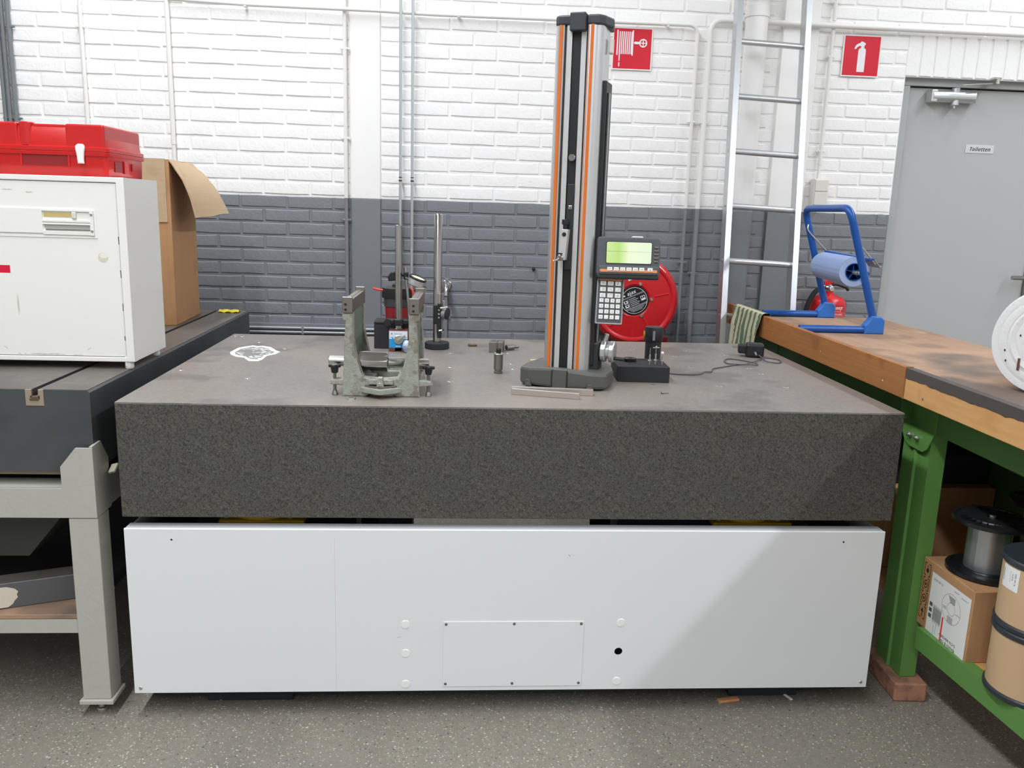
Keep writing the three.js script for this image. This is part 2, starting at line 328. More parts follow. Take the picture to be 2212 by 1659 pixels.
// lamps under the ceiling (outside the photograph)
LAMPS.forEach(([x, z], i) => {
  const t = thing('ceiling_lamp', 'fluorescent lamp in the ' + (x < 0 ? 'left' : 'right') + ' ceiling row, ' + ['nearest the back wall', 'second from the back wall', 'in the middle of the row', 'second from the front wall', 'nearest the front wall'][i % 5], 'lamp', [x, LAMP_Y, z], 0, 'fluorescent lamps under the hall ceiling');
  obj('tray', ext([[-0.14, 0], [0.14, 0], [0.09, 0.07], [-0.09, 0.07]], LAMP_L + 0.08).translate(0, 0.006, -LAMP_L / 2 - 0.04), M.smoothWhite, t);
  each('suspension', [cyl([0, 0.07, -0.5], [0, ROOM.h - LAMP_Y, -0.5], 0.006, 8), cyl([0, 0.07, 0.5], [0, ROOM.h - LAMP_Y, 0.5], 0.006, 8)], M.galv, t);
  const glow = new THREE.MeshStandardMaterial({ color: 0xffffff, emissive: 0xf4f8ff, emissiveIntensity: 3, roughness: 0.6 });
  obj('diffuser', span(-LAMP_W / 2, LAMP_W / 2, 0, 0.008, -LAMP_L / 2, LAMP_L / 2), glow, t);
  const l = new THREE.RectAreaLight(0xf4f8ff, LAMP_I * (x < 0 ? (i % 5 ? 1.08 : 0.9) : 0.85), LAMP_W, LAMP_L); l.position.set(x, LAMP_Y - 0.004, z); l.rotation.x = -Math.PI / 2; l.castShadow = true; scene.add(l);
});

// ---------------------------------------------------------------- granite surface plate on its steel cabinet
{
  const t = thing('surface_plate', 'large dark granite surface plate with a dusty flat top', 'surface plate');
  obj('block', span(-1, 1, 0.553, 0.847, -1.125, 0, 0.003), M.granite, t);
  obj('top_face', span(-0.9995, 0.9995, 0.844, 0.85, -1.1245, -0.0005, 0.0015), M.graniteTop, t);
  const ins = [[-0.984, -1.08], [-0.955, -1.06], [-0.866, -0.943], [-0.751, -0.817], [-0.754, -0.31], [0.012, -0.808], [0.012, -0.607], [0.013, -0.52], [0.596, -0.806], [0.599, -0.606], [0.404, -0.306], [0.601, -0.308], [0.8, -0.304], [0.792, -0.6], [0.798, -0.506], [0.794, -0.85], [-0.185, -0.787], [-0.184, -0.532], [-0.183, -0.312], [-0.971, -0.414], [0.666, -0.93], [0.47, -0.928]];
  for (const [x, z] of ins) obj('threaded_insert', lathe([[0.0035, 0.0], [0.0035, 0.0008], [0.0085, 0.0008], [0.0095, 0]], 16).translate(x, 0.85, z), M.zinc, t);
}
{
  const t = thing('steel_cabinet', 'low wide pale grey steel cabinet under the granite plate', 'cabinet');
  const x0 = -0.9935, x1 = 0.982, y0 = 0.069, y1 = 0.5245, zf = 0.01;
  // front: sheet with four round holes (one left open) and turned edges
  const holes = [circ(0.281, 0.181, 0.011)];
  obj('front_panel', [ext([[x0, y0], [x1, y0], [x1, y1], [x0, y1]], 0.003, 0, holes).translate(0, 0, zf - 0.003),
    span(x0, x1, y1 - 0.003, y1, zf - 0.045, zf - 0.001), ext(Array.from({ length: 7 }, (_, i) => { const a = i / 6 * Math.PI / 2; return [0.004 * Math.cos(a), 0.004 * Math.sin(a)]; }).concat([[0, 0]]), x1 - x0).rotateY(-Math.PI / 2).translate(x1, y1 - 0.002, zf - 0.004).scale(1, 1, 1),
    span(x0, x0 + 0.002, y0, y1 - 0.002, zf - 0.04, zf - 0.002), span(x1 - 0.002, x1, y0, y1 - 0.002, zf - 0.012, zf - 0.002), span(x0, x1, y0, y0 + 0.002, zf - 0.03, zf - 0.002)], M.panel, t);
  obj('side_panel', span(x1 - 0.008, x1 + 0.002, y0 + 0.006, y1 - 0.006, -1.0, -0.006, 0.002), M.panel, t);
  obj('side_panel', span(x0, x0 + 0.006, y0 + 0.006, y1 - 0.006, -1.0, -0.032, 0.002), M.panel, t);
  each('back_panel', [span(x0, -0.36, y0, y1 - 0.02, -1.003, -1.0), span(0.36, x1, y0, y1 - 0.02, -1.003, -1.0)], M.navy, t);
  each('inner_frame', [span(-0.97, 0.96, 0.02, 0.07, -0.12, -0.06), span(-0.97, 0.96, 0.02, 0.07, -0.95, -0.89), span(-0.56, -0.44, 0.07, 0.553, -0.32, -0.2), span(-0.37, -0.28, 0.07, 0.553, -0.2, -0.1), span(0.28, 0.6, 0.07, 0.553, -0.2, -0.1), span(-0.95, -0.85, 0.07, 0.5, -0.3, -0.1), span(0.82, 0.94, 0.07, 0.5, -0.3, -0.1), span(-0.6, 0.6, 0.07, 0.12, -0.6, -0.5)], M.navy, t);
  for (const [x, w] of [[-0.715, 0.23], [0.72, 0.2]]) obj('foot', [span(x - w / 2, x + w / 2, 0.0, 0.03, -0.2, -0.06, 0.004), span(x - w / 2 + 0.05, x + w / 2 - 0.05, 0.03, 0.07, -0.16, -0.1)], M.navy, t);
  obj('foot', [span(-0.82, -0.59, 0, 0.03, -0.97, -0.85, 0.004), span(-0.74, -0.68, 0.03, 0.07, -0.93, -0.89)], M.navy, t);
  obj('foot', [span(0.62, 0.82, 0, 0.03, -0.97, -0.85, 0.004), span(0.69, 0.75, 0.03, 0.07, -0.93, -0.89)], M.navy, t);
  for (const x of [-0.68, 0.635]) {
    const m = obj('air_mount', lathe([[0, 0.40], [0.07, 0.40], [0.078, 0.42], [0.078, 0.53], [0.073, 0.545], [0.05, 0.553], [0, 0.553]], 36).translate(x, 0, -0.14), M.yellow, t);
    obj('mount_plate', span(x - 0.1, x + 0.12, 0.51, 0.522, -0.25, -0.06, 0.003), M.yellow, m);
    for (const s of [-1, 1]) obj('bolt', [cyl([x + s * 0.082, 0.525, -0.072], [x + s * 0.082, 0.552, -0.072], 0.0075, 12), cyl([x + s * 0.082, 0.535, -0.072], [x + s * 0.082, 0.541, -0.072], 0.012, 6)], M.zinc, m);
    obj('mount_leg', span(x - 0.06, x + 0.06, 0.07, 0.4, -0.2, -0.08), M.navy, m);
  }
  const cov = obj('cover_plate', span(-0.190, 0.184, 0.0815, 0.2705, zf + 0.0002, zf + 0.0022, 0.0008), M.panel, t);
  for (const [x, y] of [[-0.183, 0.263], [-0.003, 0.264], [0.176, 0.264], [-0.183, 0.09], [-0.004, 0.09], [0.176, 0.09]])
    obj('screw', lathe([[0, 0.002], [0.0022, 0.0019], [0.0036, 0.001], [0.004, 0]], 14).rotateX(Math.PI / 2).translate(x, y, zf + 0.0022), M.steelDark, cov);
  for (const [x, y] of [[-0.290, 0.262], [-0.289, 0.179], [-0.289, 0.089], [0.283, 0.265], [0.281, 0.093]])
    obj('hole_cap', lathe([[0, 0.0022], [0.0095, 0.002], [0.0118, 0.0009], [0.0122, 0]], 24).rotateX(Math.PI / 2).translate(x, y, zf), M.panelCap, t);
  for (const [x, y] of [[-0.878, 0.497], [0.87, 0.497]]) obj('screw_hole', cyl([x, y, zf - 0.001], [x, y, zf + 0.0006], 0.0025, 12), M.void, t);
  obj('scratch', span(-0.4716, -0.4708, 0.075, 0.50, zf - 0.001, zf + 0.0001), mat(0xccc7c2, 0.5), t);
  obj('scratch', box(0.012, 0.0008, 0.0002, -0.306, 0.225, zf, 0, [0, 0, 0.06]), mat(0x9a9896, 0.5), t);
  obj('scratch', box(0.007, 0.0012, 0.0002, 0.136, 0.457, zf, 0, [0, 0, -0.9]), mat(0x77787a, 0.5), t);
  for (const [x, y] of [[-0.978, 0.083], [0.966, 0.084]]) obj('corner_screw', lathe([[0, 0.0022], [0.004, 0.0016], [0.0048, 0]], 14).rotateX(Math.PI / 2).translate(x, y, zf), M.zinc, t);
}
// white crusty residue dried on the plate
{
  const o = [[-0.909, -0.716], [-0.905, -0.809], [-0.885, -0.84], [-0.868, -0.862], [-0.85, -0.85], [-0.831, -0.856], [-0.80, -0.83], [-0.783, -0.795], [-0.768, -0.765], [-0.752, -0.745], [-0.757, -0.70], [-0.778, -0.665], [-0.777, -0.594], [-0.785, -0.568], [-0.815, -0.572], [-0.842, -0.626], [-0.871, -0.642], [-0.895, -0.675]];
  const cx = -0.832, cz = -0.72, t = thing('dried_residue', 'patch of dried white residue with a crusty rim on the granite top', 'residue');
  const sh = (k) => o.map(([x, z]) => [cx + (x - cx) * k, -(cz + (z - cz) * k)]);
  const s0 = seed; seed = 55;
  obj('rim', ext(sh(1), 0.0016, 0.0004, [sh(0.8).reverse()]).rotateX(-Math.PI / 2).translate(0, 0.85, 0), M.stain, t);
  obj('film', ext(sh(0.82), 0.0006).rotateX(-Math.PI / 2).translate(0, 0.85, 0), M.stainGrey, t);
  const fl = [];
  for (let k = 0; k < 46; k++) { const a = rr(0, 6.28), d = Math.sqrt(rnd()) * 0.8, q = o[Math.floor(rnd() * o.length)]; const x = cx + (q[0] - cx) * d, z = cz + (q[1] - cz) * d; fl.push(box(rr(0.006, 0.026), 0.0012, rr(0.003, 0.007), x, 0.8508, z, 0, [0, rr(-0.8, 0.8), 0])); }
  obj('flakes', fl, M.stain, t).userData.kind = 'stuff'; seed = s0;
}
// ---------------------------------------------------------------- left: cast plate on a grey stand
{
  const t = thing('measuring_table', 'dark painted plate with a T-slot along its top', 'table');
  const xr = -1.065, zf = -0.02, zb2 = -1.63, yt = 0.873, yb = 0.665;
  // slot profile cut through the top
  obj('plate', ext([[xr, yb], [xr, yt - 0.006], [xr - 0.006, yt], [-1.186, yt], [-1.186, yt - 0.02], [-1.203, yt - 0.02], [-1.203, yt], [-1.95, yt], [-1.95, yb]].reverse(), zf - zb2).translate(0, 0, zb2), M.slab, t);
  obj('top_skin', [span(-1.1865, xr - 0.005, yt - 0.001, yt + 0.0008, zb2 + 0.002, zf - 0.003), span(-1.949, -1.2025, yt - 0.001, yt + 0.0008, zb2 + 0.002, zf - 0.003)], M.slabTop, t);
  obj('slot_liner', [ext([[-1.217, 0.833], [-1.174, 0.833], [-1.174, 0.8735], [-1.1865, 0.8735], [-1.1865, 0.858], [-1.183, 0.858], [-1.183, 0.849], [-1.206, 0.849], [-1.206, 0.858], [-1.2025, 0.858], [-1.2025, 0.8735], [-1.217, 0.8735]], 0.006, 0.0005).translate(0, 0, zf - 0.004)], mat(0x9a8c78, 0.6), t);
  obj('slot_bottom', span(-1.2025, -1.1865, 0.853, 0.8545, zb2, zf - 0.004), mat(0x4a3a2c, 0.8), t);
  obj('slot_plug', [box(0.016, 0.01, 0.01, -1.194, 0.853, zf, 0.003), box(0.022, 0.006, 0.008, -1.196, 0.850, zf + 0.001, 0.002)], mat(0x5c4a33, 0.7), t);
  obj('shim', span(-1.9, -1.09, 0.652, 0.6648, zf - 0.06, zf - 0.015), mat(0x8d7f6b, 0.7), t);
}
{
  const t = thing('plate_stand', 'grey painted steel stand carrying the dark plate', 'stand');
  const z1 = 0.004;
  const face = [[-1.95, 0.551], [-1.0585, 0.551], [-1.0585, 0.732], [-1.1, 0.732], [-1.1385, 0.684], [-1.1385, 0.628], [-1.95, 0.628]];
  obj('front_rail', [ext(face, 0.008, 0.0004).translate(0, 0, z1 - 0.008), span(-1.95, -1.1385, 0.618, 0.628, -0.08, z1 - 0.006), span(-1.95, -1.06, 0.551, 0.559, -0.08, z1 - 0.004)], M.standGrey, t);
  obj('side_rail', [ext([[0, 0.551], [0.09, 0.551], [0.09, 0.684], [0.05, 0.738], [0.0, 0.736]], 0.0078, 0).rotateY(Math.PI / 2).translate(-1.0666, 0, z1 - 0.0012), span(-1.075, -1.0655, 0.551, 0.64, -1.55, -0.088)], M.standGrey, t);
  obj('rear_rail', span(-1.95, -1.08, 0.551, 0.64, -1.58, -1.5), M.standGrey, t);
  for (const [x, z] of [[-1.094, -0.033], [-1.094, -1.53], [-1.9, -0.033], [-1.9, -1.53]]) {
    const l = obj('leg', [box(0.071, 0.502, 0.07, x, 0.298, z, 0.003)], M.standGrey, t);
    obj('foot_plate', box(0.086, 0.012, 0.085, x, 0.041, z, 0.002), M.standGrey, l);
    obj('levelling_screw', [cyl([x, 0.012, z + 0.01], [x, 0.036, z + 0.01], 0.008, 12), cyl([x, 0.024, z + 0.01], [x, 0.034, z + 0.01], 0.014, 6), cyl([x, 0.0, z + 0.01], [x, 0.01, z + 0.01], 0.013, 16)], M.zinc, l);
  }
  each('shelf_rail', [span(-1.87, -1.1295, 0.236, 0.274, -0.02, 0.0), span(-1.87, -1.1295, 0.236, 0.274, -1.55, -1.53)], M.standGrey, t);
  obj('shelf_board', span(-1.93, -1.1, 0.275, 0.287, -0.17, 0.0, 0.002), M.ply2, t);
  obj('shelf_sheet', span(-1.93, -1.1, 0.275, 0.284, -1.53, -0.171, 0.001), mat(0x2b2a28, 0.8), t);
  obj('cross_beam', ext([[-1.9, 0.405], [-1.285, 0.405], [-1.19, 0.52], [-1.19, 0.548], [-1.9, 0.548]], 0.5).translate(0, 0, -0.6), mat(0x3a3c36, 0.6), t);
  obj('clip', box(0.018, 0.006, 0.03, -1.045, 0.655, -0.08, 0.001, [0.5, 0, 0.3]), mat(0x9a9a82, 0.6), t);
}
{
  const t = thing('steel_bar', 'dark flat steel bar with a pale paint patch on the low shelf at left', 'bar', [-1.345, 0.2872, -0.055], 0.36);
  obj('bar', span(-0.25, 0.25, 0, 0.07, -0.03, 0.03, 0.003), mat(0x5e5f61, 0.5, 0.2), t);
  obj('dusty_top', span(-0.248, 0.248, 0.0695, 0.0704, -0.028, 0.028), M.slabTop, t);
  obj('paint_patch', ext([[-0.2, 0.004], [0.02, 0.004], [0.032, 0.012], [0.036, 0.02], [0.044, 0.028], [0.042, 0.036], [0.046, 0.044], [0.038, 0.053], [0.02, 0.06], [-0.2, 0.064]], 0.0012, 0.0003).translate(0, 0, 0.0301), mat(0xd2c8b8, 0.7), t);
}

// white switch cabinet
{
  const t = thing('switch_cabinet', 'white steel cabinet with a recessed door under the red case', 'cabinet');
  const x0 = -1.76, x1 = -1.054, y0 = 0.894, y1 = 1.39, zf = -0.291, zb2 = -0.545;
  obj('body', [span(x0 + 0.0005, x1 - 0.0005, y0 + 0.0005, y1 - 0.0005, zb2, zf - 0.02, 0.0), ext([[x0, y0], [x1, y0], [x1, y1], [x0, y1]], 0.03, 0.002, [[[x0 + 0.0215, y0 + 0.013], [x0 + 0.0215, y1 - 0.014], [x1 - 0.0215, y1 - 0.014], [x1 - 0.0215, y0 + 0.013]]]).translate(0, 0, zf - 0.03)], M.cream, t);
  const art = paint(1024, 720, (g, w, h) => {
    g.fillStyle = '#f1f0ea'; g.fillRect(0, 0, w, h); const X = (x) => (x + 1.7365) / 0.658 * w, Y = (y) => (1.3745 - y) / 0.4655 * h;
    g.fillStyle = '#d8123a'; g.fillRect(X(-1.47), Y(1.152), X(-1.3655) - X(-1.47), Y(1.1315) - Y(1.152));
    g.fillStyle = 'rgba(196,190,164,.55)'; g.beginPath(); g.arc(X(-1.121), Y(1.178), 21, 0, 7); g.fill(); g.fillStyle = '#efece2'; g.beginPath(); g.ellipse(X(-1.119), Y(1.184), 17, 11, 0, 0, 7); g.fill();
    g.fillStyle = 'rgba(160,154,134,.35)'; for (const [a, b, c, d] of [[-1.335, .914, .1, .005], [-1.22, .912, .03, .003], [-1.365, .914, .008, .004], [-1.349, .913, .007, .004], [-1.355, 1.07, .005, .06], [-1.37, 1.352, .03, .004], [-1.31, 1.347, .02, .005], [-1.39, 1.36, .02, .003]]) for (let k = 0; k < 5; k++) { g.beginPath(); g.ellipse(X(a + c * (0.15 + 0.17 * k)), Y(b - d * (0.3 + 0.1 * (k % 3))), c / .658 * w * 0.14, d / .4655 * h * (0.35 + 0.12 * (k % 2)), 0, 0, 7); g.fill(); }
    g.strokeStyle = 'rgba(120,118,110,.5)'; g.lineWidth = 2; g.beginPath(); g.moveTo(X(-1.4), Y(.933)); g.lineTo(X(-1.39), Y(.924)); g.moveTo(X(-1.18), Y(.925)); g.lineTo(X(-1.17), Y(.931)); g.stroke();
  });
  const door = obj('door', span(x0 + 0.023, x1 - 0.0255, y0 + 0.015, y1 - 0.0155, zf - 0.018, zf - 0.0035, 0.001), M.cream, t);
  obj('door_marks', decal(0.658, 0.4655, -1.4075, 1.14175, zf - 0.0033), new THREE.MeshStandardMaterial({ map: art, roughness: 0.4 }), door, true);
  each('hinge_knuckle', [0.918, 1.0, 1.09, 1.18, 1.27, 1.34].map(y => cyl([x1 - 0.0245, y - 0.035, zf - 0.004], [x1 - 0.0245, y + 0.034, zf - 0.004], 0.0022, 10)), M.cream, door);
  const win = obj('window_panel', [span(-1.62, -1.131, 1.229, 1.2325, zf - 0.004, zf - 0.0015), span(-1.1345, -1.131, 1.2325, 1.305, zf - 0.004, zf - 0.0015), span(-1.62, -1.27, 1.24, 1.3035, zf - 0.004, zf + 0.0005), span(-1.147, -1.138, 1.236, 1.301, zf - 0.004, zf + 0.002)], M.cream, door);
  for (const y of [1.2395, 1.2655, 1.2725, 1.3005, 1.2445]) obj('slot_rail', span(-1.27, -1.146, y - 0.0024, y + 0.0024, zf - 0.004, zf + 0.0008), M.cream, win);
  obj('label_strip', span(-1.267, -1.188, 1.2835, 1.2945, zf - 0.004, zf - 0.002), mat(0xcfb877, 0.7), win);
  obj('label_strip', span(-1.267, -1.147, 1.2545, 1.263, zf - 0.004, zf - 0.002), mat(0xa9a8a0, 0.6), win);
  obj('label_strip', span(-1.264, -1.147, 1.2475, 1.252, zf - 0.004, zf - 0.002), mat(0x7c7b76, 0.6), win);
  obj('slider', box(0.012, 0.018, 0.006, -1.188, 1.288, zf, 0.003), M.creamDark, win);
  for (const y of [1.291, 1.248]) obj('screw', cyl([-1.1425, y, zf + 0.001], [-1.1425, y, zf + 0.0035], 0.0036, 12), M.zinc, win);
  for (const [x, z] of [[x1 - 0.02, zf - 0.015], [x0 + 0.03, zf - 0.02], [x1 - 0.02, zb2 + 0.03], [x0 + 0.03, zb2 + 0.03]]) obj('foot', lathe([[0, 0], [0.0095, 0], [0.0115, 0.003], [0.0115, 0.017], [0.01, 0.021], [0, 0.021]], 16).translate(x, 0.8735, z), M.creamDark, t);
}
// red case on the cabinet
{
  const t = thing('tool_case', 'red plastic tool case with white latches on the white cabinet', 'case');
  const x0 = -1.66, x1 = -1.103, zf = -0.321, zb2 = -0.588, yb = 1.3905, ym = 1.452;
  const fx = (a, b, y0, y1, z0, z1, r = 0.006) => span(a, b, y0, y1, z0, z1, r);
  // tapering shells built as lofted rings
  const shell = (rows) => { const pos = []; const ring = rows.map(([y, i]) => rrect(x0 + i, x1 - i, zb2 + i, zf - i, 0.014, 5).map(([x, z]) => [x, y, z])); for (let k = 0; k + 1 < ring.length; k++) for (let j = 0; j < ring[k].length; j++) { const m = (j + 1) % ring[k].length, a = ring[k][j], b = ring[k][m], c = ring[k + 1][m], d = ring[k + 1][j]; pos.push(...a, ...c, ...b, ...a, ...d, ...c); } const top = ring[ring.length - 1], cx = (x0 + x1) / 2, cz = (zf + zb2) / 2, bot = ring[0]; for (let j = 0; j < top.length; j++) { const m = (j + 1) % top.length; pos.push(...top[j], cx, top[0][1], cz, ...top[m], ...bot[j], ...bot[m], cx, bot[0][1], cz); } const g = new THREE.BufferGeometry(); g.setAttribute('position', new THREE.Float32BufferAttribute(pos, 3)); return toCreasedNormals(g, 0.7); };
  const base = obj('case_base', [shell([[yb, 0.006], [yb + 0.004, 0.003], [ym - 0.002, 0.001]]), shell([[ym - 0.008, -0.003], [ym + 0.001, -0.004], [ym + 0.002, -0.003]])], M.redCase, t);
  obj('recess', [span(-1.322, -1.205, 1.4165, 1.447, zf - 0.003, zf - 0.0005)], M.redDark, base);
  each('recess_edge', [span(-1.327, -1.2, 1.447, 1.45, zf - 0.004, zf + 0.003, 0.001), span(-1.205, -1.2, 1.4165, 1.447, zf - 0.004, zf + 0.002, 0.001), span(-1.327, -1.322, 1.4165, 1.447, zf - 0.004, zf + 0.002, 0.001)], M.redCase, base);
  each('side_clip', [span(x1 - 0.002, x1 + 0.0005, 1.405, 1.432, -0.42, -0.37), span(x1 - 0.002, x1 + 0.0008, 1.412, 1.432, -0.5, -0.49)], M.redDark, base);
  obj('side_tab', span(x1 - 0.002, x1 + 0.003, 1.402, 1.436, -0.46, -0.43, 0.002), M.redCase, base);
  const lid = obj('case_lid', [shell([[ym + 0.003, -0.003], [ym + 0.013, -0.003], [ym + 0.016, 0.003], [1.512, 0.008], [1.518, 0.011], [1.5205, 0.017]])], M.redCase, t);
  obj('lid_pad', [fx(-1.209, -1.1085, 1.462, 1.525, zf - 0.258, zf - 0.0025, 0.006)], M.redCase, lid);
  obj('lid_pad', [fx(-1.50, -1.33, 1.462, 1.525, zf - 0.258, zf - 0.0025, 0.006)], M.redCase, lid);
  obj('handle_boss', [cyl([-1.312, 1.466, zf - 0.018], [-1.312, 1.527, zf - 0.018], 0.0185, 24), fx(-1.33, -1.294, 1.466, 1.525, zf - 0.2, zf - 0.02)], M.redCase, lid);
  obj('lid_ledge', fx(-1.294, -1.209, 1.464, 1.523, zf - 0.2, zf - 0.0095, 0.004), M.redCase, lid);
  for (const x of [-1.168, -1.388]) obj('latch', ext([[-0.0075, -0.025], [0.0085, -0.025], [0.0078, -0.012], [0.0095, 0.006], [0.0115, 0.016], [0.0105, 0.022], [0.006, 0.0255], [-0.006, 0.0255], [-0.0125, 0.02], [-0.0125, 0.012], [-0.009, -0.006]], 0.009, 0.0028).rotateX(-0.06).translate(x, 1.448, zf + 0.0035), M.plastic, t);
}
// cardboard carton with its flaps open
{
  const t = thing('carton', 'tall brown cardboard carton with open flaps behind the white cabinet', 'carton', [-1.209, 0.874, -1.13], 0.05);
  const W = 0.36, H2 = 0.602, D = 0.345, s = 0.004;
  obj('walls', [span(-W, 0, 0, H2, -s, 0), span(-W, 0, 0, H2, -D, -D + s), span(-s, 0, 0, H2, -D + s, -s), span(-W, -W + s, 0, H2, -D + s, -s), span(-W, 0, 0, s, -D, 0)], M.carton, t);
  obj('flap', [span(-W + 0.004, -0.012, H2 - 0.222, H2 + 0.002, 0.0006, 0.0045)], M.cartonIn, t);
  const flap = (sl, L) => { // flap hinged on the right edge, hanging outwards
    const a = [0.0, H2, -0.004], b = [0.0, H2 + 0.0, -D + 0.004], d = [0.085, H2 - 0.205, -0.012], c = [0.125, H2 - 0.19, -D - 0.035], n = 10, pos = [];
    const q = (u, v) => { const bow = 0.012 * Math.sin(Math.PI * u); return [a[0] + (b[0] - a[0]) * v + ((d[0] - a[0]) * (1 - v) + (c[0] - b[0]) * v) * u + bow, a[1] + (((d[1] - a[1]) * (1 - v) + (c[1] - b[1]) * v) * u) + bow + 0.002 * Math.sin(u * 20 + v * 9), a[2] + (b[2] - a[2]) * v + ((d[2] - a[2]) * (1 - v) + (c[2] - b[2]) * v) * u]; };
    const o = [0.004, 0.002, 0], tri = (A, B, C) => pos.push(...A, ...B, ...C), off = (p) => [p[0] - 0.0035, p[1] - 0.002, p[2]];
    for (let i = 0; i < n; i++) for (let j = 0; j < n; j++) { const A = q(i / n, j / n), B = q((i + 1) / n, j / n), C = q((i + 1) / n, (j + 1) / n), E = q(i / n, (j + 1) / n); tri(A, B, C); tri(A, C, E); tri(off(A), off(C), off(B)); tri(off(A), off(E), off(C)); }
    for (let i = 0; i < n; i++) for (const [u0, v0, u1, v1] of [[i / n, 0, (i + 1) / n, 0], [(i + 1) / n, 1, i / n, 1], [1, i / n, 1, (i + 1) / n], [0, (i + 1) / n, 0, i / n]]) { const A = q(u0, v0), B = q(u1, v1); tri(A, off(A), B); tri(B, off(A), off(B)); }
    const g = new THREE.BufferGeometry(); g.setAttribute('position', new THREE.Float32BufferAttribute(pos, 3)); return toCreasedNormals(g, 0.6);
  };
  obj('flap', flap(), M.cartonIn, t);
}
tag(obj('yellow_rag', (() => { const g = new THREE.PlaneGeometry(0.085, 0.05, 16, 8).rotateX(-Math.PI / 2); const p = g.attributes.position; for (let i = 0; i < p.count; i++) { const x = p.getX(i), z = p.getZ(i); p.setY(i, 0.004 + 0.005 * Math.abs(Math.sin(x * 90 + z * 60)) + 0.004 * Math.cos(z * 90)); } g.computeVertexNormals(); const b = g.clone().translate(0, -0.002, 0); return [g, b].map(k => k.translate(-1.128, 0.874, -1.56)); })(), new THREE.MeshStandardMaterial({ color: 0xe8d23a, roughness: 0.8, side: THREE.DoubleSide })), 'small crumpled yellow rag at the far corner of the dark plate', 'rag');

// ---------------------------------------------------------------- things on the granite plate
const GY = 0.8502;
